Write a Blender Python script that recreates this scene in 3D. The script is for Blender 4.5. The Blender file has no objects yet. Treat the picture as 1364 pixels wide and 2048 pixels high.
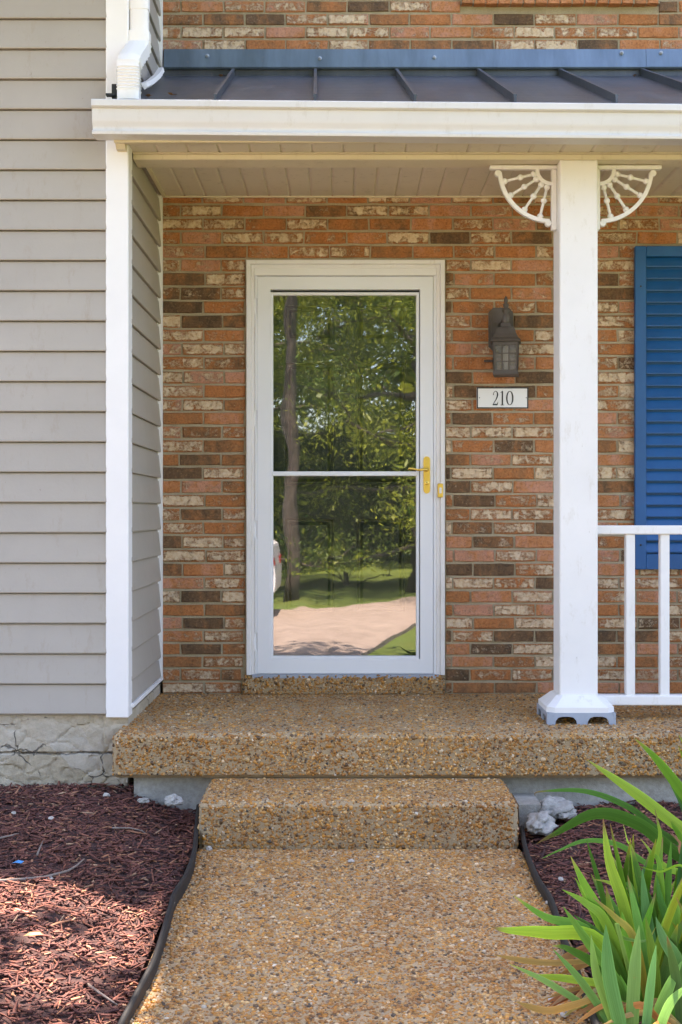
import bpy, math, random
import numpy as np
from mathutils import Vector, Matrix, noise

# ------------------------------------------------------------------ camera, world, sun, exposure
scn = bpy.context.scene
D, F, CX, CY, HC = 6.4, 2560.0, 682.0, 1024.0, 1.267      # camera 6.4 m from the brick face, eye 1.267 m above the walk
cam = bpy.data.cameras.new('camera'); cam_o = bpy.data.objects.new('camera', cam)
scn.collection.objects.link(cam_o)
cam.sensor_fit = 'AUTO'; cam.sensor_width = 36.0; cam.lens = 36.0 * F / 2048.0
cam.clip_start = 0.05; cam.clip_end = 1000
cam_o.location = (0, -D, HC); cam_o.rotation_euler = (math.radians(90), 0, 0)
scn.camera = cam_o
SUN_EL, SUN_AZ = math.radians(71.5), math.radians(-7.2)       # sun stands behind the house, a little to the left
sun_dir = Vector((math.sin(SUN_AZ) * math.cos(SUN_EL), math.cos(SUN_AZ) * math.cos(SUN_EL), math.sin(SUN_EL)))
world = bpy.data.worlds.new('World'); scn.world = world; world.use_nodes = True
wn = world.node_tree.nodes; wl = world.node_tree.links
sky = wn.new('ShaderNodeTexSky'); sky.sky_type = 'NISHITA'; sky.sun_disc = False
sky.sun_elevation = SUN_EL; sky.sun_rotation = SUN_AZ; sky.air_density = 1.0; sky.dust_density = 1.5; sky.ozone_density = 2.5
wl.new(sky.outputs[0], wn['Background'].inputs['Color']); wn['Background'].inputs['Strength'].default_value = 0.15
sun = bpy.data.lights.new('sun', 'SUN'); sun.energy = 4.5; sun.angle = math.radians(0.6); sun.color = (1.0, 0.94, 0.85)
sun_o = bpy.data.objects.new('sun', sun); scn.collection.objects.link(sun_o)
sun_o.rotation_euler = sun_dir.to_track_quat('Z', 'Y').to_euler()
scn.view_settings.view_transform = 'Standard'; scn.view_settings.look = 'None'
scn.view_settings.exposure = 2.66; scn.view_settings.gamma = 1.0
scn.view_settings.use_white_balance = True; scn.view_settings.white_balance_temperature = 7300; scn.view_settings.white_balance_tint = 19   # camera set for open shade
scn.cycles.use_denoising = True
scn.cycles.max_bounces = 8; scn.cycles.diffuse_bounces = 5; scn.cycles.transparent_max_bounces = 12

random.seed(7); rng = np.random.default_rng(11)

# ------------------------------------------------------------------ helpers
def W(px, py, Y):
    """photo pixel -> point on the plane Y (camera looks along +Y)"""
    d = Y + D
    return Vector(((px - CX) / F * d, Y, HC - (py - CY) / F * d))
def XX(px, Y): return (px - CX) / F * (Y + D)
def ZZ(py, Y): return HC - (py - CY) / F * (Y + D)
def U(a, b): return random.uniform(a, b)

class MB:
    def __init__(s): s.v = []; s.f = []
    def add(s, vs, fs):
        o = len(s.v); s.v += [tuple(v) for v in vs]; s.f += [tuple(i + o for i in f) for f in fs]; return s
    def box(s, x0, x1, y0, y1, z0, z1):
        return s.add([(x0,y0,z0),(x1,y0,z0),(x1,y1,z0),(x0,y1,z0),(x0,y0,z1),(x1,y0,z1),(x1,y1,z1),(x0,y1,z1)],
                     [(0,3,2,1),(4,5,6,7),(0,1,5,4),(1,2,6,5),(2,3,7,6),(3,0,4,7)])
    def cbox(s, x0, x1, y0, y1, z0, z1, c=0.004):
        """box with all edges chamfered"""
        xs, ys, zs = (x0, x1), (y0, y1), (z0, z1); vs = []; idx = {}
        for i in (0,1):
            for j in (0,1):
                for k in (0,1):
                    dx, dy, dz = (c if i == 0 else -c), (c if j == 0 else -c), (c if k == 0 else -c)
                    for a, p in (('x',(xs[i], ys[j]+dy, zs[k]+dz)), ('y',(xs[i]+dx, ys[j], zs[k]+dz)), ('z',(xs[i]+dx, ys[j]+dy, zs[k]))):
                        idx[(i,j,k,a)] = len(vs); vs.append(p)
        fs = []
        for i in (0,1):
            q = [idx[(i,j,k,'x')] for j,k in ((0,0),(1,0),(1,1),(0,1))]; fs.append(q if i else q[::-1])
            q = [idx[(j,i,k,'y')] for j,k in ((0,0),(0,1),(1,1),(1,0))]; fs.append(q if i else q[::-1])
            q = [idx[(j,k,i,'z')] for j,k in ((0,0),(1,0),(1,1),(0,1))]; fs.append(q if i else q[::-1])
        for i in (0,1):
            for j in (0,1):
                q = [idx[(i,j,0,'x')], idx[(i,j,1,'x')], idx[(i,j,1,'y')], idx[(i,j,0,'y')]]; fs.append(q)
                q = [idx[(i,0,j,'x')], idx[(i,1,j,'x')], idx[(i,1,j,'z')], idx[(i,0,j,'z')]]; fs.append(q)
                q = [idx[(0,i,j,'y')], idx[(1,i,j,'y')], idx[(1,i,j,'z')], idx[(0,i,j,'z')]]; fs.append(q)
        for i in (0,1):
            for j in (0,1):
                for k in (0,1): fs.append([idx[(i,j,k,a)] for a in 'xyz'])
        return s.add(vs, fs)
    def prism(s, prof, axis, a, b, caps=True):
        """closed profile of (u,v) swept along axis: X -> (y,z), Y -> (x,z), Z -> (x,y)"""
        n = len(prof); vs = []
        for t in (a, b):
            for u, v in prof: vs.append({'X': (t,u,v), 'Y': (u,t,v), 'Z': (u,v,t)}[axis])
        fs = [(i, (i+1) % n, n + (i+1) % n, n + i) for i in range(n)]
        if caps: fs += [tuple(range(n))[::-1], tuple(range(n, 2*n))]
        return s.add(vs, fs)
    def tube(s, pts, r, n=8, caps=True, sx=1.0):
        pts = [Vector(p) for p in pts]; rs = r if isinstance(r, (list, tuple)) else [r] * len(pts)
        up = Vector((0.13, 0.21, 0.97)); vs = []
        for i, p in enumerate(pts):
            t = (pts[min(i+1, len(pts)-1)] - pts[max(i-1, 0)]).normalized()
            a = t.cross(up); a = a.normalized() if a.length > 1e-4 else Vector((1,0,0)); b = t.cross(a).normalized()
            for k in range(n):
                w = 2 * math.pi * k / n; vs.append(p + a * (math.cos(w) * rs[i] * sx) + b * (math.sin(w) * rs[i]))
        fs = [(i*n+k, i*n+(k+1) % n, (i+1)*n+(k+1) % n, (i+1)*n+k) for i in range(len(pts)-1) for k in range(n)]
        if caps: fs += [tuple(range(n))[::-1], tuple(range((len(pts)-1)*n, len(pts)*n))]
        return s.add(vs, fs)
    def lathe(s, c, prof, n=12, axis='Z', sq=False):
        """prof: list of (radius, height) about the axis through c"""
        c = Vector(c); vs = []; off = math.pi / n if sq else 0
        for r, h in prof:
            for k in range(n):
                w = 2 * math.pi * k / n + off; u, v = math.cos(w) * r, math.sin(w) * r
                vs.append(c + Vector({'Z': (u, v, h), 'Y': (u, h, v), 'X': (h, u, v)}[axis]))
        m = len(prof); fs = [(i*n+k, i*n+(k+1) % n, (i+1)*n+(k+1) % n, (i+1)*n+k) for i in range(m-1) for k in range(n)]
        fs += [tuple(range(n))[::-1], tuple(range((m-1)*n, m*n))]
        return s.add(vs, fs)
    def rough(s, amt, sc, seed=0):
        o = Vector((seed * 3.1, seed * 1.7, seed * 5.3))
        s.v = [tuple(Vector(v) + noise.noise_vector(Vector(v) * sc + o) * amt) for v in s.v]; return s
    def build(s, name, mat, parent=None, smooth=False, label=None):
        me = bpy.data.meshes.new(name); me.from_pydata(s.v, [], s.f)
        import bmesh
        bm = bmesh.new(); bm.from_mesh(me); bmesh.ops.recalc_face_normals(bm, faces=bm.faces); bm.to_mesh(me); bm.free()
        for m in (mat if isinstance(mat, (list, tuple)) else [mat]): me.materials.append(m)
        o = bpy.data.objects.new(name, me); scn.collection.objects.link(o)
        if parent is not None: put(o, parent)
        if smooth:
            for p in me.polygons: p.use_smooth = True
            if smooth != 'all': me.set_sharp_from_angle(angle=math.radians(40))
        if label: o['label'] = label
        return o

def wm(o):
    m = o.matrix_parent_inverse @ Matrix.LocRotScale(o.location, o.rotation_euler, o.scale)
    return wm(o.parent) @ m if o.parent else Matrix.LocRotScale(o.location, o.rotation_euler, o.scale)
def put(o, parent):
    o.parent = parent; o.matrix_parent_inverse = wm(parent).inverted()
def tag(o, label=None, cat=None, group=None, kind=None):
    if label: o['label'] = label
    if cat: o['category'] = cat
    if group: o['group'] = group
    if kind: o['kind'] = kind
    return o
def thing(name, loc, label, cat, group=None):
    o = bpy.data.objects.new(name, None); scn.collection.objects.link(o); o.location = loc; o.empty_display_size = 0.1
    return tag(o, label, cat, group)
def np_mesh(name, V, T, mat, col=None, smooth=True, parent=None):
    """triangle (or quad) soup from numpy"""
    me = bpy.data.meshes.new(name); k = T.shape[1]
    me.vertices.add(len(V)); me.vertices.foreach_set('co', V.astype(np.float32).ravel())
    me.loops.add(T.size); me.loops.foreach_set('vertex_index', T.astype(np.int32).ravel())
    me.polygons.add(len(T)); me.polygons.foreach_set('loop_start', np.arange(0, T.size, k, dtype=np.int32))
    if smooth: me.polygons.foreach_set('use_smooth', np.ones(len(T), dtype=bool))
    me.update(calc_edges=True)
    if col is not None:
        a = me.attributes.new('pcol', 'FLOAT_COLOR', 'POINT')
        a.data.foreach_set('color', np.concatenate([col, np.ones((len(col), 1))], 1).astype(np.float32).ravel())
    me.materials.append(mat)
    o = bpy.data.objects.new(name, me); scn.collection.objects.link(o)
    if parent is not None: put(o, parent)
    return o

# ------------------------------------------------------------------ materials
class NT:
    def __init__(s, name):
        s.m = bpy.data.materials.new(name); s.m.use_nodes = True; s.t = s.m.node_tree; s.n = s.t.nodes
        s.b = s.n['Principled BSDF']; s.out = s.n['Material Output']
    def new(s, typ, **kw):
        x = s.n.new('ShaderNode' + typ)
        for k, v in kw.items(): setattr(x, k, v)
        return x
    def link(s, a, b): s.t.links.new(a, b)
    def setin(s, x, key, val):
        if isinstance(val, bpy.types.NodeSocket): s.link(val, x.inputs[key])
        elif val is not None: x.inputs[key].default_value = val
    def pos(s): return s.new('NewGeometry').outputs['Position']
    def scale(s, v, sc):
        x = s.new('VectorMath', operation='MULTIPLY'); s.setin(x, 0, v); x.inputs[1].default_value = sc; return x.outputs[0]
    def noise(s, v, sc, det=4, rough=0.6, dist=0.0):
        x = s.new('TexNoise'); s.setin(x, 'Vector', v); x.inputs['Scale'].default_value = sc; x.inputs['Detail'].default_value = det
        x.inputs['Roughness'].default_value = rough; x.inputs['Distortion'].default_value = dist; return x.outputs['Fac']
    def ramp(s, f, stops, interp='LINEAR'):
        x = s.new('ValToRGB'); s.setin(x, 'Fac', f); r = x.color_ramp; r.interpolation = interp
        while len(r.elements) < len(stops): r.elements.new(0.5)
        for e, (p, c) in zip(r.elements, stops): e.position = p; e.color = (*c, 1) if len(c) == 3 else c
        return x.outputs[0]
    def mix(s, f, a, b, mode='MIX'):
        x = s.new('Mix', data_type='RGBA', blend_type=mode)
        s.setin(x, 0, f); s.setin(x, 6, (*a, 1) if isinstance(a, tuple) else a); s.setin(x, 7, (*b, 1) if isinstance(b, tuple) else b)
        return x.outputs[2]
    def math(s, op, a, b=None, clamp=False):
        x = s.new('Math', operation=op); x.use_clamp = clamp; s.setin(x, 0, a)
        if b is not None: s.setin(x, 1, b)
        return x.outputs[0]
    def bump(s, h, strength, dist=0.01, normal=None):
        x = s.new('Bump'); s.setin(x, 'Height', h); x.inputs['Strength'].default_value = strength; x.inputs['Distance'].default_value = dist
        if normal is not None: s.link(normal, x.inputs['Normal'])
        s.link(x.outputs[0], s.b.inputs['Normal']); return x.outputs[0]
    def done(s, col=None, rough=None, metal=None, spec=None):
        if col is not None: s.setin(s.b, 'Base Color', (*col, 1) if isinstance(col, tuple) else col)
        if rough is not None: s.setin(s.b, 'Roughness', rough)
        if metal is not None: s.setin(s.b, 'Metallic', metal)
        if spec is not None: s.setin(s.b, 'Specular IOR Level', spec)
        return s.m

def painted(name, col, rough=0.45, var=0.06, dirt=None, dscale=3.0, bump=0.05, grain=60.0):
    t = NT(name); p = t.pos()
    n = t.noise(p, dscale, 5, 0.65)
    lo = tuple(c * (1 - var) for c in col); hi = tuple(min(1, c * (1 + var)) for c in col)
    c = t.ramp(n, [(0.3, lo), (0.7, hi)])
    if dirt:
        d = t.noise(t.scale(p, (9, 9, 3)), 2.2, 6, 0.75)
        c = t.mix(t.ramp(d, [(0.56, (0,0,0)), (0.74, (0.8,0.8,0.8))]), c, dirt)
        k = t.noise(t.scale(p, (1, 1, 0.5)), 34, 4, 0.7); c = t.mix(t.ramp(k, [(0.70, (0,0,0)), (0.74, (0.55,0.55,0.55))]), c, tuple(x * 0.62 for x in dirt))
    t.bump(t.noise(p, grain, 3), bump, 0.004)
    return t.done(c, rough)

M = {}
M['white_trim'] = painted('white_trim', (0.78, 0.755, 0.735), 0.5, 0.04, (0.62, 0.57, 0.50), 2.5)
M['white_vinyl'] = painted('white_vinyl', (0.80, 0.785, 0.775), 0.42, 0.03)
M['white_door'] = painted('white_door', (0.78, 0.79, 0.81), 0.35, 0.02, bump=0.02)
M['cream'] = painted('warm_lit_white_vinyl', (0.66, 0.58, 0.42), 0.5, 0.05, (0.48, 0.40, 0.26), 2.0)  # white trim with the warm bounce light painted into its colour
M['gutter'] = painted('gutter_enamel', (0.64, 0.63, 0.62), 0.38, 0.05, (0.52, 0.49, 0.44), 2.0)
M['siding'] = painted('siding_vinyl', (0.378, 0.340, 0.296), 0.5, 0.07, (0.33, 0.28, 0.22), 1.3, 0.15, 70)
M['siding_dark'] = M['siding']
M['soffit'] = painted('soffit_vinyl', (0.64, 0.575, 0.455), 0.5, 0.05, (0.42, 0.36, 0.27), 2.0)
M['black_door'] = painted('black_door', (0.082, 0.096, 0.088), 0.3, 0.1)
M['dark'] = painted('dark_gap', (0.02, 0.02, 0.02), 0.8)
M['lantern'] = painted('lantern_bronze', (0.085, 0.068, 0.055), 0.5, 0.25, (0.13, 0.115, 0.10), 14)
M['black_plastic'] = painted('black_plastic', (0.011, 0.011, 0.011), 0.6, 0.2, (0.03, 0.027, 0.024), 8)
M['alu'] = painted('grey_base', (0.33, 0.37, 0.44), 0.4, 0.1, (0.2, 0.22, 0.25), 8)
M['ink'] = painted('black_ink', (0.012, 0.012, 0.014), 0.4)
M['plaque'] = painted('plaque_enamel', (0.80, 0.79, 0.76), 0.3, 0.02)
M['roofing'] = painted('far_roofing', (0.08, 0.075, 0.07), 0.8, 0.2)

def brass():
    t = NT('brass'); t.bump(t.noise(t.pos(), 30, 3), 0.05, 0.002)
    return t.done((0.90, 0.62, 0.14), 0.33, 0.75)
M['brass'] = brass()

def metal_roof(name, col, rough):
    t = NT(name); p = t.pos()
    n = t.noise(t.scale(p, (6, 1.2, 1.2)), 2.0, 5, 0.65); f = t.noise(p, 40, 4, 0.7)
    c = t.ramp(n, [(0.3, tuple(x * 0.8 for x in col)), (0.7, tuple(x * 1.25 for x in col))])
    c = t.mix(t.ramp(f, [(0.62, (0,0,0)), (0.72, (0.35,0.35,0.35))]), c, (0.22, 0.20, 0.19))
    t.bump(t.noise(t.scale(p, (1.5, 4, 4)), 1.6, 2), 0.12, 0.03)
    return t.done(c, t.ramp(n, [(0.2, (rough,)*3), (0.8, (rough + 0.15,)*3)]), 0.35)
M['roof'] = metal_roof('standing_seam', (0.082, 0.092, 0.108), 0.34)
M['flash'] = metal_roof('flashing_metal', (0.13, 0.18, 0.235), 0.28)  # roof metal again, with the blue of the reflected sky painted in

def shutter_blue():
    t = NT('shutter_blue'); p = t.pos()
    n = t.noise(t.scale(p, (3, 3, 1)), 3.0, 4); c = t.ramp(n, [(0.3, (0.004, 0.082, 0.245)), (0.75, (0.007, 0.108, 0.31))])
    t.bump(t.noise(t.scale(p, (8, 8, 120)), 3.0, 3), 0.06, 0.002)
    return t.done(c, 0.36)
M['shutter'] = shutter_blue()

def brick_mat(name, joined):
    """object colour carries (tone, cream share, random)"""
    t = NT(name); p = t.pos()
    if joined:
        a = t.new('Attribute', attribute_name='pcol'); col = a.outputs['Color']
    else:
        col = t.new('ObjectInfo').outputs['Color']
    sp = t.new('SeparateColor'); t.link(col, sp.inputs[0]); tone, crm, rnd = sp.outputs
    off = t.new('VectorMath', operation='ADD'); t.link(p, off.inputs[0])
    cmb = t.new('CombineXYZ'); t.link(t.math('MULTIPLY', rnd, 7.0), cmb.inputs[1]); t.link(cmb.outputs[0], off.inputs[1]); q = off.outputs[0]
    fine = t.noise(q, 95, 6, 0.8); mid = t.noise(q, 28, 6, 0.75, 0.8); big = t.noise(t.scale(q, (1.0, 1.0, 0.35)), 11, 3, 0.55, 0.4)
    tone = t.math('ADD', tone, t.math('MULTIPLY', t.math('SUBTRACT', big, 0.5), 0.85))      # firing flashes along the brick
    tone = t.math('ADD', tone, t.math('MULTIPLY', t.math('SUBTRACT', mid, 0.5), 0.75), True)
    base = t.ramp(tone, [(0.0, (0.105, 0.062, 0.032)), (0.25, (0.20, 0.105, 0.048)), (0.45, (0.40, 0.165, 0.058)),
                         (0.65, (0.53, 0.19, 0.058)), (0.82, (0.58, 0.235, 0.092)), (1.0, (0.62, 0.29, 0.18))])
    base = t.mix(t.ramp(fine, [(0.36, (0.7,)*3), (0.5, (0,)*3)]), base, t.mix(1.0, base, (0.42, 0.36, 0.33), 'MULTIPLY'))
    base = t.mix(t.ramp(fine, [(0.56, (0,)*3), (0.72, (0.55,)*3)]), base, (0.60, 0.37, 0.19))
    # cream slip left on the face in worn, cracked plates
    st = t.scale(q, (0.8, 0.8, 1.15))
    n1 = t.noise(st, 24, 6, 0.72, 1.2); v = t.new('TexVoronoi'); t.link(t.scale(q, (1.0, 1.0, 0.45)), v.inputs['Vector']); v.inputs['Scale'].default_value = 30
    vs = t.new('SeparateColor'); t.link(v.outputs['Color'], vs.inputs[0])
    blk = t.math('ADD', t.math('MULTIPLY', n1, 0.84), t.math('MULTIPLY', vs.outputs[0], 0.16))
    blk = t.math('ADD', blk, t.math('MULTIPLY', t.math('SUBTRACT', fine, 0.5), 0.55))
    ve = t.new('TexVoronoi', feature='DISTANCE_TO_EDGE'); t.link(t.scale(q, (1.0, 1.0, 0.45)), ve.inputs['Vector']); ve.inputs['Scale'].default_value = 30
    thr = t.math('SUBTRACT', 0.80, t.math('MULTIPLY', crm, 0.49))
    if not joined:                                         # slip has worn off the arrises first
        oc = t.new('SeparateXYZ'); t.link(t.new('TexCoord').outputs['Object'], oc.inputs[0])
        ez = t.math('MULTIPLY', t.math('SUBTRACT', t.math('ABSOLUTE', oc.outputs[2]), 0.0185), 26.0, True)
        ex = t.math('MULTIPLY', t.math('SUBTRACT', t.math('ABSOLUTE', oc.outputs[0]), 0.092), 14.0, True)
        thr = t.math('ADD', thr, t.math('MAXIMUM', ez, ex))
    m = t.math('MULTIPLY', t.math('SUBTRACT', blk, thr), 7.0, True)
    m = t.math('MULTIPLY', m, t.ramp(t.math('ADD', ve.outputs[0], t.math('MULTIPLY', mid, 0.12)), [(0.035, (0.35,)*3), (0.07, (1,)*3)]))
    creamc = t.ramp(t.noise(q, 55, 5, 0.75), [(0.3, (0.60, 0.36, 0.19)), (0.5, (0.80, 0.60, 0.39)), (0.72, (0.88, 0.74, 0.56))])
    c = t.mix(t.math('MULTIPLY', m, 0.93), base, creamc)
    h = t.math('ADD', t.math('MULTIPLY', fine, 0.9), t.math('MULTIPLY', m, 0.6))
    t.bump(t.math('ADD', h, t.math('MULTIPLY', mid, 1.0)), 0.9, 0.010)
    return t.done(c, 0.82)
M['brick'] = brick_mat('brick_face', False); M['brick_joined'] = brick_mat('brick_face_joined', True)

def mortar():
    t = NT('mortar'); p = t.pos(); n = t.noise(p, 9, 5, 0.7); f = t.noise(p, 160, 4, 0.7)
    c = t.ramp(n, [(0.3, (0.33, 0.265, 0.165)), (0.7, (0.47, 0.39, 0.265))])
    c = t.mix(t.ramp(f, [(0.35, (0.5,)*3), (0.6, (0,)*3)]), c, (0.24, 0.19, 0.12))
    t.bump(f, 0.5, 0.004); return t.done(c, 0.9)
M['mortar'] = mortar()

def pebble_mat(name, rough):
    t = NT(name); a = t.new('Attribute', attribute_name='pcol'); p = t.pos()
    n = t.noise(p, 220, 4, 0.7); c = t.mix(t.ramp(n, [(0.35, (0.5,)*3), (0.65, (0,)*3)]), a.outputs['Color'], t.mix(1.0, a.outputs['Color'], (0.6, 0.55, 0.5), 'MULTIPLY'))
    g = t.noise(p, 2.3, 6, 0.7)                            # broad staining across slab and walk
    c = t.mix(t.ramp(g, [(0.36, (0.75,)*3), (0.6, (0,)*3)]), c, t.mix(1.0, c, (0.60, 0.50, 0.40), 'MULTIPLY'))
    return t.done(c, rough)
M['pebble'] = pebble_mat('pebble', 0.36); M['chip'] = pebble_mat('mulch_chip', 0.85)

def matrix_mat():
    t = NT('aggregate_matrix'); p = t.pos(); n = t.noise(p, 4, 5, 0.7); f = t.noise(p, 300, 4, 0.8)
    c = t.ramp(n, [(0.3, (0.38, 0.25, 0.125)), (0.7, (0.53, 0.395, 0.24))])
    c = t.mix(t.ramp(f, [(0.4, (0.6,)*3), (0.6, (0,)*3)]), c, (0.20, 0.14, 0.08))
    t.bump(f, 0.6, 0.004); return t.done(c, 0.85)
M['matrix'] = matrix_mat()

def concrete(name, a, b, cracks=False):
    t = NT(name); p = t.pos(); n = t.noise(p, 3.5, 6, 0.7, 0.5); f = t.noise(p, 45, 6, 0.75)
    c = t.ramp(n, [(0.28, a), (0.72, b)])
    c = t.mix(t.ramp(f, [(0.35, (0.45,)*3), (0.6, (0,)*3)]), c, tuple(x * 0.6 for x in a))
    h = t.math('ADD', t.math('MULTIPLY', n, 1.5), t.math('MULTIPLY', f, 0.5))
    if cracks:
        w = t.new('VectorMath', operation='ADD'); t.link(p, w.inputs[0]); nn = t.new('TexNoise'); t.link(p, nn.inputs['Vector'])
        nn.inputs['Scale'].default_value = 7; nn.inputs['Detail'].default_value = 5
        t.link(t.scale(nn.outputs['Color'], (0.16, 0.16, 0.16)), w.inputs[1])
        v = t.new('TexVoronoi', feature='DISTANCE_TO_EDGE'); t.link(t.scale(w.outputs[0], (0.8, 0.8, 1.3)), v.inputs['Vector']); v.inputs['Scale'].default_value = 5.0
        k = t.math('ADD', v.outputs[0], t.math('MULTIPLY', t.ramp(t.noise(p, 6, 3), [(0.42, (0,)*3), (0.6, (1,)*3)]), 0.05))
        cr = t.ramp(k, [(0.004, (1,)*3), (0.02, (0,)*3)])
        xyz = t.new('SeparateXYZ'); t.link(p, xyz.inputs[0])       # bed joint of the block opening up
        jz = t.math('ABSOLUTE', t.math('ADD', t.math('SUBTRACT', xyz.outputs[2], 0.243), t.math('MULTIPLY', t.math('SUBTRACT', t.noise(p, 11, 4, 0.7), 0.5), 0.045)))
        jn = t.ramp(jz, [(0.0012, (1,)*3), (0.0045, (0,)*3)])
        cr = t.math('MAXIMUM', cr, jn)
        pv = t.new('TexVoronoi'); t.link(t.scale(w.outputs[0], (0.8, 0.8, 1.3)), pv.inputs['Vector']); pv.inputs['Scale'].default_value = 5.0
        ps = t.new('SeparateColor'); t.link(pv.outputs['Color'], ps.inputs[0])
        h = t.math('ADD', h, t.math('MULTIPLY', ps.outputs[0], 1.4)); c = t.mix(t.math('MULTIPLY', ps.outputs[1], 0.35), c, (0.58, 0.55, 0.50))
        c = t.mix(t.math('MULTIPLY', cr, 0.75), c, (0.07, 0.065, 0.06))
        h = t.math('SUBTRACT', h, t.math('MULTIPLY', cr, 1.2))
    t.bump(h, 0.7, 0.015); return t.done(c, 0.88)
M['parge'] = concrete('parged_block', (0.38, 0.31, 0.21), (0.54, 0.46, 0.34), True)
M['concrete'] = concrete('grey_concrete', (0.31, 0.285, 0.24), (0.50, 0.475, 0.42))
M['rubble'] = concrete('rubble_concrete', (0.28, 0.265, 0.235), (0.52, 0.50, 0.46))
M['street'] = concrete('street_concrete', (0.24, 0.18, 0.142), (0.42, 0.325, 0.26))
M['asphalt'] = concrete('drive_asphalt', (0.10, 0.098, 0.095), (0.16, 0.15, 0.145))

def soil(name, a, b, sc=30):
    t = NT(name); p = t.pos(); n = t.noise(p, sc, 6, 0.75); c = t.ramp(n, [(0.3, a), (0.7, b)])
    t.bump(n, 0.8, 0.02); return t.done(c, 0.95)
M['mulch_soil'] = soil('mulch_soil', (0.030, 0.014, 0.012), (0.085, 0.036, 0.030))
def lawn():
    t = NT('lawn'); p = t.pos(); n = t.noise(t.scale(p, (1, 0.6, 1)), 30, 6, 0.8); b = t.noise(p, 1.3, 5, 0.7)
    c = t.ramp(n, [(0.3, (0.055, 0.10, 0.012)), (0.5, (0.11, 0.17, 0.02)), (0.72, (0.24, 0.29, 0.05))])
    c = t.mix(t.ramp(b, [(0.4, (0,)*3), (0.65, (0.6,)*3)]), c, t.mix(1.0, c, (1.2, 0.85, 0.7), 'MULTIPLY'))
    t.bump(n, 0.9, 0.05); return t.done(c, 0.95)
M['lawn'] = lawn()

def leaf_mat(name, a, b, trans=0.35, tip=None):
    t = NT(name); at = t.new('Attribute', attribute_name='pcol'); c = at.outputs['Color']
    if tip is None:
        n = t.noise(t.pos(), 1.2, 4); c = t.mix(1.0, c, t.ramp(n, [(0.3, a), (0.7, b)]), 'MULTIPLY')
    else:
        bl = t.new('Attribute', attribute_name='blade'); bv = bl.outputs['Vector']
        n = t.noise(t.scale(bv, (26, 1.6, 9)), 1.0, 3, 0.6); c = t.mix(t.ramp(n, [(0.38, (0.8,)*3), (0.58, (0,)*3)]), c, t.mix(1.0, c, (0.66, 0.76, 0.62), 'MULTIPLY'))
        sx = t.new('SeparateXYZ'); t.link(bv, sx.inputs[0]); e = t.math('ABSOLUTE', t.math('SUBTRACT', sx.outputs[0], 0.5))
        c = t.mix(t.ramp(e, [(0.43, (0,)*3), (0.49, (0.6,)*3)]), c, t.mix(1.0, c, (1.7, 1.5, 1.5), 'MULTIPLY'))
        pt = t.noise(t.pos(), 38, 4, 0.7); c = t.mix(t.ramp(pt, [(0.66, (0,)*3), (0.76, (0.7,)*3)]), c, (0.30, 0.24, 0.07)); t.bump(n, 0.25, 0.002)
    t.done(c, 0.45, spec=0.25); tr = t.new('BsdfTranslucent'); t.link(c, tr.inputs['Color'])
    mx = t.new('MixShader'); mx.inputs[0].default_value = trans
    t.link(t.b.outputs[0], mx.inputs[1]); t.link(tr.outputs[0], mx.inputs[2]); t.link(mx.outputs[0], t.out.inputs['Surface'])
    return t.m
M['tree_leaf'] = leaf_mat('tree_leaf', (0.6, 0.6, 0.6), (1.2, 1.2, 1.1), 0.4)
M['iris'] = leaf_mat('iris_leaf', None, None, 0.3, tip=True)
M['bark'] = soil('bark', (0.035, 0.026, 0.02), (0.13, 0.10, 0.08), 9)
M['dry'] = painted('dry_leaf', (0.40, 0.20, 0.075), 0.7, 0.35, None, 20)
M['twig'] = painted('twig_grey', (0.22, 0.17, 0.14), 0.8, 0.3, None, 20)
M['stone'] = painted('pale_stone', (0.46, 0.42, 0.37), 0.7, 0.2, None, 30)
M['blue_scrap'] = painted('blue_scrap', (0.03, 0.25, 0.55), 0.5, 0.1)
M['car'] = painted('car_paint', (0.78, 0.78, 0.78), 0.25, 0.01)
M['tyre'] = painted('tyre_rubber', (0.02, 0.02, 0.02), 0.8)
M['tail'] = painted('tail_lamp', (0.4, 0.02, 0.02), 0.25)

def glass(name, tint, refl, warp=0.0, rough=0.0):   # coated storm glass: part mirror, part clear
    t = NT(name); g = t.new('BsdfGlossy'); g.inputs['Roughness'].default_value = rough; g.inputs['Color'].default_value = (1, 1, 1, 1)
    tr = t.new('BsdfTransparent'); tr.inputs['Color'].default_value = (*tint, 1)
    mx = t.new('MixShader'); lw = t.new('Fresnel'); lw.inputs['IOR'].default_value = 1.5
    t.link(t.math('ADD', lw.outputs[0], refl, True), mx.inputs[0])
    if warp:
        bp = t.new('Bump'); t.link(t.noise(t.scale(t.pos(), (1.0, 1.0, 1.0)), 2.4, 2, 0.4), bp.inputs['Height'])
        bp.inputs['Strength'].default_value = 1.0; bp.inputs['Distance'].default_value = warp
        t.link(bp.outputs[0], g.inputs['Normal'])
    t.link(tr.outputs[0], mx.inputs[1]); t.link(g.outputs[0], mx.inputs[2]); t.link(mx.outputs[0], t.out.inputs['Surface'])
    t.n.remove(t.b); return t.m
M['door_glass'] = glass('coated_door_glass', (0.80, 0.84, 0.82), 0.19, 0.0016, 0.013)
M['car_glass'] = painted('car_glass', (0.02, 0.025, 0.03), 0.08)
def frosted():
    t = NT('frosted_glass'); t.b.inputs['Transmission Weight'].default_value = 0.7
    return t.done((0.42, 0.40, 0.37), 0.22)
M['frost'] = frosted()
M['bulb'] = painted('bulb_glass', (0.85, 0.85, 0.80), 0.3)

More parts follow.
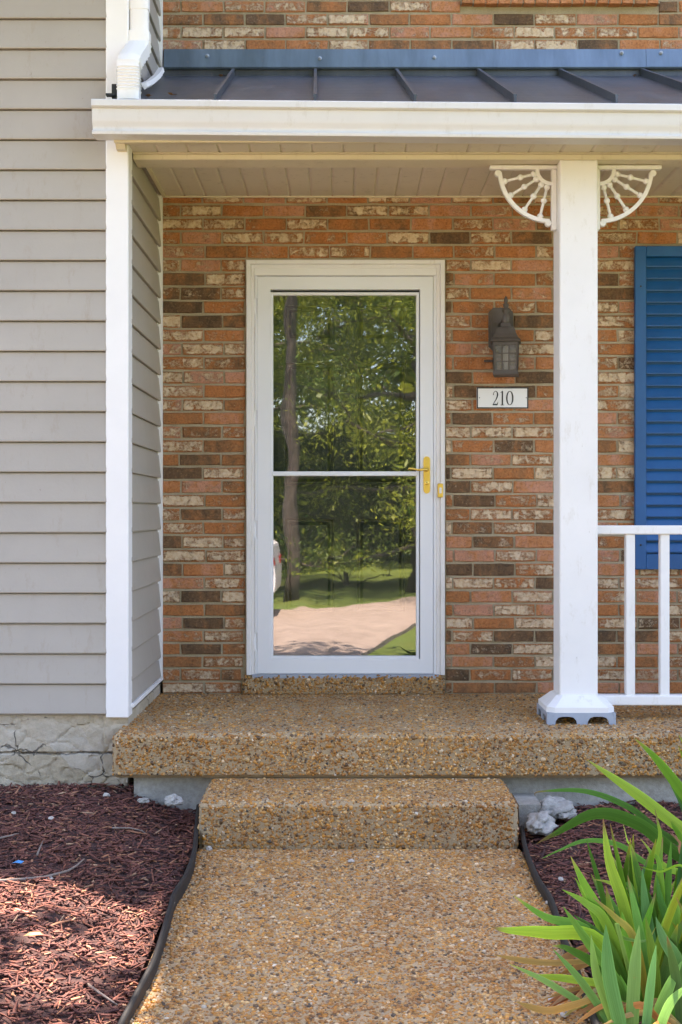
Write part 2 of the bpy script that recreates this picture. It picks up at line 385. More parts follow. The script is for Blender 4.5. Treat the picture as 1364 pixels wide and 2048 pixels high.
# ------------------------------------------------------------------ setting: ground, street, drive, walkway, beds
YS = -0.976          # face of the siding wing
ZP, ZST = 0.357, 0.173   # porch top, step top (= porch slab underside)
YP, YT = -1.154, -1.577  # porch slab front, step front
o = MB().add([(-300,-300,-0.10),(300,-300,-0.10),(300,60,-0.10),(-300,60,-0.10)], [(0,1,2,3)]).build('ground', M['lawn'])
tag(o, 'green lawn ground around the house', 'lawn', kind='structure')
st_pts = [(-40,-4.8), (-12,-4.8), (-9,-4.61), (9,-4.61), (9,-5.3), (1.2,-5.3), (0.3,-5.35), (0.16,-5.7), (0.45,-7.1), (0.95,-8.8), (4,-12.0), (12,-17), (40,-30),
          (40,-37), (12,-22), (3,-15), (1.1,-13.0), (0.3,-11.8), (-0.3,-11.1), (-0.8,-11.1), (-1.6,-11.9), (-3,-12.6), (-40,-14)]
o = MB().prism(st_pts, 'Z', -0.25, -0.062).build('street', M['street']); tag(o, 'pale concrete drive mirrored in the door glass', 'driveway', kind='structure')
o = MB().box(-5.5, 5.5, -4.6, 0.0, -0.25, -0.035).build('flower_bed_soil', M['mulch_soil']); tag(o, 'bare soil under the mulch around the walk', 'soil', kind='structure')

def scatter(surfs, palette, weights, size, flat, sink, seed):
    """pebbles over flat patches: surfs = (origin, u, v, normal, per square metre)"""
    g = np.random.default_rng(seed)
    ph = (1 + 5 ** 0.5) / 2
    ico = np.array([(-1,ph,0),(1,ph,0),(-1,-ph,0),(1,-ph,0),(0,-1,ph),(0,1,ph),(0,-1,-ph),(0,1,-ph),(ph,0,-1),(ph,0,1),(-ph,0,-1),(-ph,0,1)], float)
    ico /= np.linalg.norm(ico[0])
    tri = np.array([(0,11,5),(0,5,1),(0,1,7),(0,7,10),(0,10,11),(1,5,9),(5,11,4),(11,10,2),(10,7,6),(7,1,8),(3,9,4),(3,4,2),(3,2,6),(3,6,8),(3,8,9),(4,9,5),(2,4,11),(6,2,10),(8,6,7),(9,8,1)])
    Vs, Cs = [], []
    for org, u, v, nrm, dens in surfs:
        org, u, v, nrm = (np.array(a, float) for a in (org, u, v, nrm))
        n = int(np.linalg.norm(np.cross(u, v)) * dens)
        st = g.random((n, 2)); ctr = org + st[:, :1] * u + st[:, 1:] * v
        un, vn = u / np.linalg.norm(u), v / np.linalg.norm(v); vn = np.cross(nrm, un)
        r = np.clip(g.lognormal(math.log(size), 0.33, n), size * 0.45, size * 2.1)
        a = r * g.uniform(0.85, 1.4, n); b = r * g.uniform(0.65, 1.0, n); c = r * g.uniform(*flat, n)
        th = g.random(n) * math.pi
        loc = ico[None] * (1 + g.uniform(-0.13, 0.13, (n, 12, 1)))
        x, y, z = loc[..., 0] * a[:, None], loc[..., 1] * b[:, None], loc[..., 2] * c[:, None]
        ct, sn = np.cos(th)[:, None], np.sin(th)[:, None]
        x, y = x * ct - y * sn, x * sn + y * ct
        z = z + x * g.normal(0, 0.18, n)[:, None] - (c * g.uniform(*sink, n))[:, None]
        Vs.append(ctr[:, None] + x[..., None] * un + y[..., None] * vn + z[..., None] * nrm)
        pick = g.choice(len(palette), n, p=weights); col = np.array(palette)[pick] * g.uniform(0.7, 1.25, (n, 1))
        Cs.append(np.repeat(col[:, None], 12, 1))
    V = np.concatenate(Vs); C = np.concatenate(Cs); N = len(V)
    T = (tri[None] + (np.arange(N) * 12)[:, None, None]).reshape(-1, 3)
    return V.reshape(-1, 3), T, C.reshape(-1, 3)
PAL = [(0.54,0.262,0.062),(0.43,0.188,0.042),(0.64,0.40,0.165),(0.72,0.54,0.34),(0.30,0.19,0.11),(0.17,0.09,0.035),(0.54,0.23,0.03),(0.72,0.64,0.52),(0.09,0.065,0.045)]
PW = np.array([0.29,0.20,0.16,0.05,0.035,0.10,0.14,0.006,0.019]); PW = PW / PW.sum()

# walkway: one exposed-aggregate path
XW0, XW1, YW1 = -0.545, 0.682, -4.6
wk = MB().cbox(XW0, XW1, YW1, YT - 0.002, -0.15, 0.0, 0.012).build('walkway', M['matrix']); tag(wk, 'tan exposed aggregate walk leading up to the step', 'walkway', kind='structure')
V, T, C = scatter([((XW0+.012, -3.62, 0), (XW1-XW0-.024, 0, 0), (0, 2.03, 0), (0,0,1), 15800), ((XW0+.012, -4.58, 0), (XW1-XW0-.024, 0, 0), (0, .96, 0), (0,0,1), 2000)], PAL, PW, 0.0046, (0.5, 0.85), (-0.15, 0.4), 1)
o = np_mesh('pebble_surface', V, T, M['pebble'], C, parent=wk); o['kind'] = 'stuff'

# mulch beds
def mz_left(x, y):
    k = min(1, max(0, (XW0 - 0.03 - x) / 0.38)); k = k * k * (3 - 2 * k)
    return 0.015 + 0.085 * k + 0.018 * noise.noise(Vector((x * 3, y * 3, 1))) * k - 0.03 * min(1, max(0, (-y - 2.6) / 1.5))
def mz_right(x, y):
    k = min(1, max(0, (x - XW1 - 0.03) / 0.4)); k = k * k * (3 - 2 * k)
    return 0.0 + 0.045 * k + 0.016 * noise.noise(Vector((x * 3, y * 3, 5))) * k
def bed(x0, x1, y0, y1, zf, name, label, seed, dens):
    nx, ny = int((x1-x0)/0.05), int((y1-y0)/0.05); m = MB()
    vs = [(x0+(x1-x0)*i/nx, y0+(y1-y0)*j/ny, 0) for j in range(ny+1) for i in range(nx+1)]
    vs = [(x, y, zf(x, y) + 0.006 * noise.noise(Vector((x*25, y*25, seed)))) for x, y, _ in vs]
    m.add(vs, [(j*(nx+1)+i, j*(nx+1)+i+1, (j+1)*(nx+1)+i+1, (j+1)*(nx+1)+i) for j in range(ny) for i in range(nx)])
    base = m.build(name, M['mulch_soil'], smooth='all'); tag(base, label, 'mulch', kind='stuff')
    g = np.random.default_rng(seed); n = int((x1-x0)*(y1-y0)*dens)
    X = g.uniform(x0, x1, n); Y = g.uniform(y0, y1, n); Z = np.array([zf(a, b) for a, b in zip(X, Y)]) + g.uniform(-0.004, 0.014, n)
    L = np.clip(g.lognormal(math.log(0.025), 0.55, n), 0.006, 0.085) / 2; B = g.uniform(0.0022, 0.0062, n); H = g.uniform(0.0012, 0.003, n)
    th = g.random(n) * 2 * math.pi; pit = g.normal(0, 0.22, n); bend = g.normal(0, 0.12, n)
    # 3 sections x 3 corners: tapered, slightly bent splinters
    sec = np.array([-1.0, 0.0, 1.0]); V = np.zeros((n, 9, 3)); wd = np.stack([g.uniform(0.2, 0.9, n), np.ones(n), g.uniform(0.1, 0.8, n)], 1)
    for s_ in range(3):
        for c_, (dy, dz) in enumerate(((-1, -0.8), (1, -0.6), (0.1, 1))):
            V[:, s_*3+c_, 0] = L * sec[s_]; V[:, s_*3+c_, 1] = B * dy * wd[:, s_] + bend * L * (1 - sec[s_] ** 2); V[:, s_*3+c_, 2] = H * dz * wd[:, s_] * 1.2
    cp, sp = np.cos(pit)[:, None], np.sin(pit)[:, None]; x, z = V[..., 0] * cp - V[..., 2] * sp, V[..., 0] * sp + V[..., 2] * cp; y = V[..., 1]
    ct, st = np.cos(th)[:, None], np.sin(th)[:, None]; x, y = x * ct - y * st, x * st + y * ct
    P = np.stack([x + X[:, None], y + Y[:, None], z + Z[:, None]], -1).reshape(-1, 3)
    q = []
    for s_ in (0, 1):
        for c_ in range(3):
            a, b = s_*3+c_, s_*3+(c_+1) % 3; q.append((a, b, b+3, a+3))
    T = (np.array(q)[None] + (np.arange(n)*9)[:, None, None]).reshape(-1, 4)
    pal = np.array([(0.155,0.054,0.042),(0.21,0.075,0.054),(0.095,0.035,0.030),(0.29,0.110,0.070),(0.41,0.19,0.105),(0.47,0.29,0.18)])
    col = pal[g.choice(6, n, p=[.30,.27,.20,.14,.07,.02])] * g.uniform(0.75, 1.25, (n, 1))
    o = np_mesh('mulch_chips', P, T, M['chip'], np.repeat(col, 9, 0), smooth=False, parent=base); o['kind'] = 'stuff'
    return base
bed(-1.95, XW0 - 0.002, -4.5, -0.90, mz_left, 'mulch', 'dark red shredded mulch in the bed left of the walk', 3, 6000)
bed(XW1 + 0.002, 1.95, -4.5, -1.02, mz_right, 'mulch', 'dark red shredded mulch in the bed right of the walk', 4, 5600)

# ------------------------------------------------------------------ porch slab, door step, lower step
def aggregate_block(name, dims, label, cat, surfs, seed, size=0.0047):
    x0, x1, y0, y1, z0, z1 = dims
    b = MB().cbox(x0, x1, y0, y1, z0, z1, 0.016); root = thing(name, ((x0+x1)/2, y0, z0), label, cat)
    b.build('slab', M['matrix'], root)
    V, T, C = scatter(surfs, PAL, PW, size, (0.5, 0.9), (-0.15, 0.45), seed)
    o = np_mesh('pebble_surface', V, T, M['pebble'], C, parent=root); o['kind'] = 'stuff'
    return root
PX0, PX1 = -0.937, 3.7; vx = 1.6
c_ = 0.014
aggregate_block('porch_slab', (PX0, PX1, YP, 0.02, ZST + 0.002, ZP), 'wide tan exposed aggregate porch slab below the door', 'porch',
    [((PX0+c_, YP+c_, ZP), (vx-PX0, 0, 0), (0, -YP-c_, 0), (0,0,1), 7200),
     ((PX0+c_, YP, ZST+c_), (vx-PX0, 0, 0), (0, 0, ZP-ZST-2*c_), (0,-1,0), 15500),
     ((PX0+c_, YP, ZP-.016), (vx-PX0, 0, 0), (0, .016, .016), (0,-.7071,.7071), 12000),
     ((PX0, YP+.2, ZST+c_), (0, -.19, 0), (0, 0, ZP-ZST-2*c_), (-1,0,0), 10500)], 21)
SX0, SX1 = -0.536, 0.668
aggregate_block('porch_step', (SX0, SX1, YT, YP + 0.06, -0.05, ZST), 'single tan aggregate step between the walk and the porch', 'step',
    [((SX0+c_, YT+c_, ZST), (SX1-SX0-2*c_, 0, 0), (0, YP-YT-c_, 0), (0,0,1), 15000),
     ((SX0+c_, YT, 0.0), (SX1-SX0-2*c_, 0, 0), (0, 0, ZST-c_), (0,-1,0), 15500),
     ((SX0+c_, YT, ZST-.016), (SX1-SX0-2*c_, 0, 0), (0, .016, .016), (0,-.7071,.7071), 12000),
     ((SX0, YP, 0.0), (0, YT-YP+c_, 0), (0, 0, ZST-c_), (-1,0,0), 10500),
     ((SX1, YT+c_, 0.0), (0, YP-YT-c_, 0), (0, 0, ZST-c_), (1,0,0), 10500)], 22)
ZS = ZZ(1350, 0)
dsx0, dsx1 = XX(484, 0), XX(890, 0)
aggregate_block('door_sill_step', (dsx0, dsx1, -0.022, 0.2, ZP - 0.01, ZS), 'narrow aggregate sill step under the storm door', 'step',
    [((dsx0+.006, -0.022, ZP+.004), (dsx1-dsx0-.012, 0, 0), (0, 0, ZS-ZP-.01), (0,-1,0), 15500),
     ((dsx0+.006, -0.02, ZS), (dsx1-dsx0-.012, 0, 0), (0, 0.03, 0), (0,0,1), 7000)], 23, 0.005)
pf = MB().box(-0.86, 3.6, -1.085, 0.0, -0.3, ZST + 0.004).rough(0.004, 5).build('porch_foundation', M['concrete'])
tag(pf, 'grey concrete footing recessed under the porch slab', 'foundation')

# ------------------------------------------------------------------ brick townhouse
H = thing('brick_townhouse', (1.4, 0.2, 0), 'red and cream brick townhouse with white storm door and metal porch roof', 'house')
DX0, DX1, DZ1 = XX(493, 0), XX(889, 0), ZZ(521, 0)            # door casing outside
WX0 = -0.8925; WXE = 6.0; YM = 0.006                          # mortar face
wall = MB()
wall.box(WX0, DX0 + 0.01, YM, 0.22, 0.0, 9.2); wall.box(DX1 - 0.01, WXE, YM, 0.22, 0.0, 9.2); wall.box(DX0 + 0.01, DX1 - 0.01, YM, 0.22, DZ1 - 0.01, 9.2)
brick_wall = wall.build('brick_wall', M['mortar'], H)
MB().box(WX0, WX0 + 0.2, 0.22, 8, 0, 9.2).box(WXE - 0.2, WXE, 0.22, 8, 0, 9.2).box(WX0, WXE, 8, 8.2, 0, 9.2).build('outer_wall', M['mortar'], H)
MB().prism([(-0.3, 9.2), (8.5, 9.2), (4.1, 11.2)], 'X', WX0, WXE + 0.2).build('main_roof', M['roofing'], H)

# unit bricks with worn edges (front at y=0, unit length/height 1 x 1, depth in metres)
def unit_brick(k):
    random.seed(100 + k); c = 0.0035; L, Hh = 0.1985, 0.0575; m = MB()
    def j(a=0.0024): return U(-a, a)
    back = [(-L/2, 0.05, -Hh/2), (L/2, 0.05, -Hh/2), (L/2, 0.05, Hh/2), (-L/2, 0.05, Hh/2)]
    mid = [(x + j(), 0.004 + U(0, 0.002), z + j()) for x, z in ((-L/2,-Hh/2), (-L/6,-Hh/2), (L/6,-Hh/2), (L/2,-Hh/2), (L/2,Hh/2), (L/6,Hh/2), (-L/6,Hh/2), (-L/2,Hh/2))]
    fr = [(x + j(0.003), -0.0008 + j(0.0022), z + j(0.003)) for x, z in ((-L/2+c,-Hh/2+c), (-L/6,-Hh/2+c), (L/6,-Hh/2+c), (L/2-c,-Hh/2+c), (L/2-c,Hh/2-c), (L/6,Hh/2-c), (-L/6,Hh/2-c), (-L/2+c,Hh/2-c))]
    vs = mid + fr + back
    fs = [(8,9,14,15), (9,10,13,14), (10,11,12,13)] + [(i, (i+1) % 8, 8 + (i+1) % 8, 8 + i) for i in range(8)]
    fs += [(16,17,3,2,1,0), (17,18,4,3), (18,19,7,6,5,4), (19,16,0,7)]
    m.add(vs, fs); o = m.build('brick_proto', M['brick']); me = o.data; bpy.data.objects.remove(o); return me, vs, fs
PROTO = [unit_brick(k) for k in range(12)]
random.seed(5)
LINES = [352.0, 380.4, 408.5, 434.7, 461.7, 489.5, 517.3, 544.3, 573, 600.8, 628.0, 657.5, 684.7, 711.9, 741.2, 769, 797.2, 823.5, 850.8, 878.2, 906.9, 933, 960, 987.8,
         1015.6, 1042.6, 1070.4, 1098.3, 1125.4, 1153.5, 1179.8, 1207.3, 1233.6, 1259.7, 1285.9, 1311.2, 1336.5, 1363.2, 1388.7]
UP = [103.5 - 25.9 * k for k in range(0, 17)]                 # upper wall courses, up past the frame
courses = []
for i in range(len(LINES) - 1): courses.append((LINES[i], LINES[i+1], len(LINES) - 2 - i))
for i in range(len(UP) - 1): courses.append((UP[i+1], UP[i], 60 + i))
SILL = (920, 1318, 13)                                        # rowlock sill in the upper wall, lower edge y=13
cands = []
for yt, yb, ci in courses:
    z0, z1 = ZZ(yb, 0), ZZ(yt, 0); pit = 82.95
    ph = (407.5 if ci % 2 == 0 else 363.0) + U(-3.5, 3.5)
    edges = [324.5]; x = ph - pit * 3
    while x < 1950:
        if x > 334: edges.append(x + U(-1.6, 1.6))
        x += pit
    spans = list(zip(edges[:-1], edges[1:]))
    blocks = []
    if yb > 523 and ci < 60: blocks.append((493 - 3, 889 + 3) if yb < 1352 else (484 - 2, 890 + 2))
    if ci >= 60 and yt < SILL[2] - 2: blocks.append((SILL[0], SILL[1]) if yb > -60 else (SILL[0] + 12, SILL[1] - 12))
    for a, b in spans:
        segs = [(a, b)]
        for ba, bb in blocks:
            ns = []
            for s0, s1 in segs:
                if s1 <= ba or s0 >= bb: ns.append((s0, s1)); continue
                if s0 < ba: ns.append((s0, ba))
                if s1 > bb: ns.append((bb, s1))
            segs = ns
        for s0, s1 in segs:
            g = 1.9; l0 = s0 + (g if s0 not in (324.5,) and s0 not in [k[1] for k in blocks] else 0.3); l1 = s1 - (g if s1 not in [k[0] for k in blocks] else 0.3)
            if l1 - l0 < 3.5: continue
            vis = max(0, min(l1, 1364) - max(l0, 325)) * max(0, min(yb, 2048) - max(yt, 0))
            if ci < 60:
                ov = max(0, min(l1, 1198) - max(l0, 1107)); vis -= ov * (yb - yt)
                if yb > 495 and yb < 1139: vis -= max(0, min(l1, 1364) - max(l0, 1270)) * (yb - yt)
                if yb < 394: vis = 0
            elif yt > 97: vis = 0
            r = random.random()
            if r < 0.19: tone, cr = U(0.13, 0.40), U(0.0, 0.3) if random.random() < .7 else U(.35, .6)
            elif r < 0.40: tone, cr = U(0.85, 1.0), U(0.3, 0.70)
            elif r < 0.60: tone, cr = U(0.42, 0.78), U(0.25, 0.62)
            else: tone, cr = U(0.5, 0.85), U(0.72, 1.0)
            cands.append((vis, l0, l1, z0, z1, (tone, cr, random.random()), random.randrange(12), yt < -5 or l0 > 1400))
order = sorted(range(len(cands)), key=lambda i: -cands[i][0]); keep = set(i for i in order[:300] if cands[i][0] > 0)
JV, JF, JC = [], [], []
for i, (vis, l0, l1, z0, z1, col, k, _) in enumerate(cands):
    mort = 0.0062
    cx, cz = (XX(l0, 0) + XX(l1, 0)) / 2, (z0 + z1) / 2
    sx, sz = (XX(l1, 0) - XX(l0, 0)) / 0.1985, (z1 - z0 - 2 * mort * U(0.85, 1.1)) / 0.0575
    yo = U(-0.002, 0.0012)
    if i in keep:
        b = bpy.data.objects.new('brick', PROTO[k][0]); scn.collection.objects.link(b)
        b.location = (cx, yo, cz); b.scale = (sx, 1, sz); b.rotation_euler = (U(-.006,.006), U(-.004,.004), U(-.006,.006)); b.color = (*col, 1); put(b, brick_wall)
    else:
        n0 = len(JV); JV += [(v[0]*sx + cx, v[1] + yo, v[2]*sz + cz) for v in PROTO[k][1]]; JC += [col] * len(PROTO[k][1])
        JF += [tuple(a + n0 for a in f) for f in PROTO[k][2]]
m = MB(); m.v, m.f = JV, JF; o = m.build('brick_courses', M['brick_joined'], brick_wall); o['kind'] = 'stuff'
at = o.data.attributes.new('pcol', 'FLOAT_COLOR', 'POINT'); at.data.foreach_set('color', [x for c in JC for x in (*c, 1)])
# rowlock window sill
x = SILL[0] + 1.0
while x < SILL[1] - 4:
    w_ = min(24.6 + U(-.6, .6), SILL[1] - x)
    b = bpy.data.objects.new('sill_brick', PROTO[random.randrange(12)][0]); scn.collection.objects.link(b)
    zt, zb = ZZ(-26, 0), ZZ(SILL[2], 0) + U(-.002, .002)
    b.location = ((XX(x + 1.4, 0) + XX(x + w_ - 1.4, 0)) / 2, -0.038 + U(-.002, .002), (zt + zb) / 2)
    b.rotation_euler = (0, math.radians(90), 0); b.scale = ((zt - zb) / 0.1985, 1.2, (w_ - 2.4) / 400 / 0.0575)
    b.color = (U(0.55, 0.8), U(0.0, 0.3), random.random(), 1); put(b, brick_wall); x += w_
MB().box(XX(SILL[0] + 1.5, 0), XX(SILL[1] - 1.5, 0), -0.03, 0.02, ZZ(SILL[2], 0) + 0.004, ZZ(-26, 0) - 0.01).build('sill_mortar', M['mortar'], brick_wall)

# door casing (brickmould with three steps) and threshold
def frame_rect(x0, x1, z0, z1, w, y0, y1, m, bottom=True, wb=None, c=0.003):
    """mitred frame of four bars"""
    wb = wb or w
    def bar(p):  # p: four (x,z) corners outer0, outer1, inner1, inner0
        vs = [(x, y0 + (c if k >= 0 else 0), z) for k, (x, z) in enumerate(p)] + [(x, y1, z) for x, z in p]
        cx = sum(q[0] for q in p) / 4; cz = sum(q[1] for q in p) / 4
        n = math.hypot(p[0][0]-p[3][0], p[0][1]-p[3][1]); k = c / max(n, .001)
        f = [(p[0][0]*(1-k)+p[3][0]*k, y0, p[0][1]*(1-k)+p[3][1]*k), (p[1][0]*(1-k)+p[2][0]*k, y0, p[1][1]*(1-k)+p[2][1]*k),
             (p[2][0]*(1-k)+p[1][0]*k, y0, p[2][1]*(1-k)+p[1][1]*k), (p[3][0]*(1-k)+p[0][0]*k, y0, p[3][1]*(1-k)+p[0][1]*k)]
        m.add(vs + f, [(8,9,10,11), (0,1,9,8), (2,3,11,10), (1,2,10,9), (3,0,8,11), (0,4,5,1), (2,6,7,3), (4,7,6,5), (1,5,6,2), (3,7,4,0)])
    bar([(x0,z0),(x0,z1),(x0+w,z1-w),(x0+w,z0+(wb if bottom else 0))]); bar([(x1,z1),(x1,z0),(x1-w,z0+(wb if bottom else 0)),(x1-w,z1-w)])
    bar([(x0,z1),(x1,z1),(x1-w,z1-w),(x0+w,z1-w)])
    if bottom: bar([(x1,z0),(x0,z0),(x0+w,z0+wb),(x1-w,z0+wb)])
    return m
cas = MB()
frame_rect(DX0, DX1, ZS + 0.003, DZ1, 0.022, -0.024, 0.12, cas, False); frame_rect(DX0 + 0.022, DX1 - 0.022, ZS + 0.003, DZ1 - 0.022, 0.020, -0.016, 0.12, cas, False)
casing = cas.build('door_casing', M['white_trim'], H)
SDX0, SDX1, SDZ0, SDZ1 = XX(514.5, 0), XX(866, 0), ZZ(1347, 0), ZZ(553.5, 0)
MB().box(DX0 + 0.042, DX1 - 0.042, -0.012, 0.12, ZZ(552, 0), DZ1 - 0.042).build('casing_header', M['white_vinyl'], H)
MB().box(DX0 + 0.042, SDX0 - 0.002, -0.010, 0.12, ZS + 0.003, ZZ(552.5, 0)).box(SDX1 + 0.002, DX1 - 0.042, -0.010, 0.12, ZS + 0.003, ZZ(552.5, 0)).build('storm_door_jamb', M['white_door'], H)
MB().box(DX0 + 0.03, DX1 - 0.03, -0.02, 0.14, ZS - 0.02, ZS + 0.006).build('threshold', M['alu'], H)

# storm door
SD = bpy.data.objects.new('storm_door', None); scn.collection.objects.link(SD); SD.location = ((SDX0+SDX1)/2, 0, SDZ0); SD.parent = H; SD.matrix_parent_inverse = Matrix.Translation(-H.location)
SD['label'] = 'white full view storm door with reflecting glass'
def put2(o): o.parent = SD; o.matrix_parent_inverse = Matrix.Translation(-SD.location)
GX0, GX1 = XX(546.5, 0), XX(832, 0); GT0, GM1, GM0, GB1 = ZZ(591, 0), ZZ(943, 0), ZZ(952, 0), ZZ(1311.5, 0)
sm = MB(); yd = -0.014
frame_rect(SDX0, SDX1, SDZ0, SDZ1, GX0 - SDX0 - 0.014, yd, 0.022, sm, True, GB1 - SDZ0 - 0.014, 0.003)
o = sm.build('door_frame', M['white_door']); put2(o)
sm = MB(); frame_rect(GX0 - 0.0155, GX1 + 0.0155, GB1 - 0.0155, GT0 + 0.0155, 0.0155, yd + 0.004, 0.02, sm, True, 0.0155, 0.004)
o = sm.build('glass_bead', M['white_door']); put2(o)
o = MB().cbox(GX0 - 0.004, GX1 + 0.008, yd - 0.002, 0.016, GM0, GM1, 0.003).build('middle_rail', M['white_door']); put2(o)
def pane(z0, z1, y):
    nx, nz = 2, 2; o = MB().box(GX0 - 0.003, GX1 + 0.003, y, y + 0.004, z0, z1); return o
o = MB().add([(GX0-.003, 0.0, GM1-.003), (GX1+.003, 0.0, GM1-.003), (GX1+.003, 0.0, GT0+.003), (GX0-.003, 0.0, GT0+.003)], [(0,1,2,3)]).build('glass', M['door_glass']); put2(o)
o = MB().add([(GX0-.003, 0.006, GB1-.003), (GX1+.003, 0.006, GB1-.003), (GX1+.003, 0.006, GM0+.003), (GX0-.003, 0.006, GM0+.003)], [(0,1,2,3)]).build('glass', M['door_glass']); put2(o)
for pa, pb in ((553, 598), (628, 822), (852, 1042), (1075, 1265), (1300, 1346)):      # long hinge leaves down the hinge side
    o = MB().cbox(XX(510.5, 0), XX(514.4, 0), yd - 0.004, 0.0, ZZ(pb, 0), ZZ(pa, 0), 0.001).build('hinge', M['white_door']); put2(o)
# brass handle: plate, lever, lock cylinder
hm = MB(); hx = XX(853, 0); zt, zb = ZZ(913, 0), ZZ(987, 0); w2 = 0.0165
prof = []
for k in range(7): a = math.pi * k / 6; prof.append((hx + math.cos(a) * w2, zt - w2 + math.sin(a) * w2))
for k in range(7): a = math.pi + math.pi * k / 6; prof.append((hx + math.cos(a) * w2, zb + w2 + math.sin(a) * w2))
hm.prism(prof, 'Y', yd - 0.006, yd)
o = hm.build('handle_plate', M['brass']); put2(o)
hz = ZZ(940, 0); lv = [(hx, yd - 0.004, hz), (hx, yd - 0.045, hz), (hx - 0.018, yd - 0.05, hz + 0.001), (hx - 0.045, yd - 0.05, hz - 0.002), (hx - 0.07, yd - 0.048, hz + 0.004), (hx - 0.088, yd - 0.046, hz + 0.006), (hx - 0.094, yd - 0.046, hz + 0.002)]
o = MB().tube(lv, [0.009, 0.008, 0.0075, 0.006, 0.0055, 0.005, 0.003], 8).build('lever', M['brass'], smooth='all'); put2(o)
lz = ZZ(966, 0); o = MB().lathe((hx, yd - 0.006, lz), [(0.011, 0), (0.011, -0.006), (0.008, -0.008)], 14, 'Y').build('lock_cylinder', M['brass'], smooth=True); put2(o)
o = MB().box(hx - 0.0015, hx + 0.0015, yd - 0.0155, yd - 0.0135, lz - 0.005, lz + 0.005).build('keyhole', M['dark']); put2(o)

# black six-panel entry door behind the glass
ED = bpy.data.objects.new('entry_door', None); scn.collection.objects.link(ED); ED.parent = H
ye = 0.105; ED.location = ((DX0+DX1)/2, ye, ZS); ED.matrix_parent_inverse = Matrix.Translation(-H.location)
ED['label'] = 'black six panel entry door seen through the glass'
def put3(o): o.parent = ED; o.matrix_parent_inverse = Matrix.Translation(-ED.location)
px_ = [(571, 667), (714, 810)]; pz_ = [(612, 682), (726, 970), (1038, 1222)]
mb = MB(); xs = [XX(490, ye), *[XX(v, ye) for a in px_ for v in a], XX(892, ye)]; zs = [ZZ(v, ye) for v in (1360, 1222, 1038, 970, 726, 682, 612, 520)]
for i in range(5):
    for j in range(7):
        if i in (1, 3) and j in (1, 3, 5): continue
        mb.add([(xs[i], ye, zs[j]), (xs[i+1], ye, zs[j]), (xs[i+1], ye, zs[j+1]), (xs[i], ye, zs[j+1])], [(0,1,2,3)])
mb.box(xs[0], xs[-1], ye + 0.034, ye + 0.05, zs[0], zs[-1])
o = mb.build('door_leaf', M['black_door']); put3(o)
for a, b in px_:
    for c, d in pz_:
        x0, x1, z1, z0 = XX(a, ye), XX(b, ye), ZZ(c, ye), ZZ(d, ye); q = MB()
        R = [(0, 0), (0.003, 0.028), (0.017, 0.028), (0.030, 0.005)]
        loops = [[(x0+r, ye+y, z0+r), (x1-r, ye+y, z0+r), (x1-r, ye+y, z1-r), (x0+r, ye+y, z1-r)] for r, y in R]
        vs = [v for l in loops for v in l]; fs = [(k*4+i, k*4+(i+1) % 4, k*4+4+(i+1) % 4, k*4+4+i) for k in range(3) for i in range(4)] + [(12,13,14,15)]
        o = q.add(vs, fs).build('door_panel', M['black_door']); put3(o)

# ------------------------------------------------------------------ porch roof, soffit, beam, gutter (parts of the townhouse)
YB0, YB1 = -0.859, -0.736                                     # beam front / back
ZBM = ZZ(320, YB0); ZSO = ZZ(393, 0)
RX0, RX1 = -0.90, 3.75
PR = bpy.data.objects.new('porch_roof', None); scn.collection.objects.link(PR); PR.location = (1.4, -0.6, 2.9); PR.parent = H
PR.matrix_parent_inverse = Matrix.Translation(-H.location); PR['label'] = 'dark standing seam metal porch roof'
def put4(o, sm=None): o.parent = PR; o.matrix_parent_inverse = Matrix.Translation(-PR.location)
YE = -1.105; ZE = ZZ(206, YE); ZW = ZZ(151, -0.004)           # eave and wall line of the metal sheet
def roof_z(y): return ZE + (ZW - ZE) * (y - YE) / (-YE)
ribs = [(468, 430), (631, 630), (792, 831), (955, 1031), (1117, 1234), (1280, 1437), (1443, 1640), (1606, 1843)]
RT = [XX(a, 0) for a, b in ribs]; RB = [XX(b, YE) for a, b in ribs]
rx_t, rx_b = [RX0 + 0.008] + RT + [RX1], [RX0 - 0.06] + RB + [RX1]
for i in range(len(rx_t) - 1):
    q = MB(); g = 0.003
    top = [(rx_b[i]+g, YE, ZE), (rx_b[i+1]-g, YE, ZE), (rx_t[i+1]-g, -0.003, ZW), (rx_t[i]+g, -0.003, ZW)]
    o = q.add(top + [(x, y, z - 0.012) for x, y, z in top], [(0,1,2,3), (7,6,5,4), (0,4,5,1), (1,5,6,2), (2,6,7,3), (3,7,4,0)]).build('roof_pan', M['roof']); put4(o)
for a, b in zip(RT, RB):
    q = MB(); h = 0.034; w = 0.0045
    vs = []
    for x, y, z in ((b, YE + 0.004, ZE - 0.004), (a, -0.004, ZW - 0.004)):
        vs += [(x - w, y, z), (x + w, y, z), (x + w, y, z + h), (x + w * 1.6, y, z + h), (x + w * 1.6, y, z + h + 0.008), (x - w * 1.6, y, z + h + 0.008), (x - w * 1.6, y, z + h), (x - w, y, z + h)]
    n = 8; fs = [(i, (i+1) % n, n + (i+1) % n, n + i) for i in range(n)] + [tuple(range(n))[::-1], tuple(range(n, 2*n))]
    o = q.add(vs, fs).build('seam_rib', M['roof']); put4(o)
o = MB().box(RX0 + 0.01, RX1, -0.012, 0.004, ZW - 0.02, ZZ(136, 0)).build('upstand', M['roof']); put4(o)
fz0, fz1 = ZZ(137, -0.03), ZZ(97, -0.012)
for x0, x1, dy in ((XX(329, 0), XX(1299, 0), 0), (XX(1290, 0), RX1, -0.003)):
    o = MB().prism([(-0.030 + dy, fz0), (-0.036 + dy, fz0 + 0.006), (-0.020 + dy, fz1 - 0.006), (0.002, fz1 + dy), (0.004, fz0)], 'X', x0, x1).build('flashing', M['flash']); put4(o)
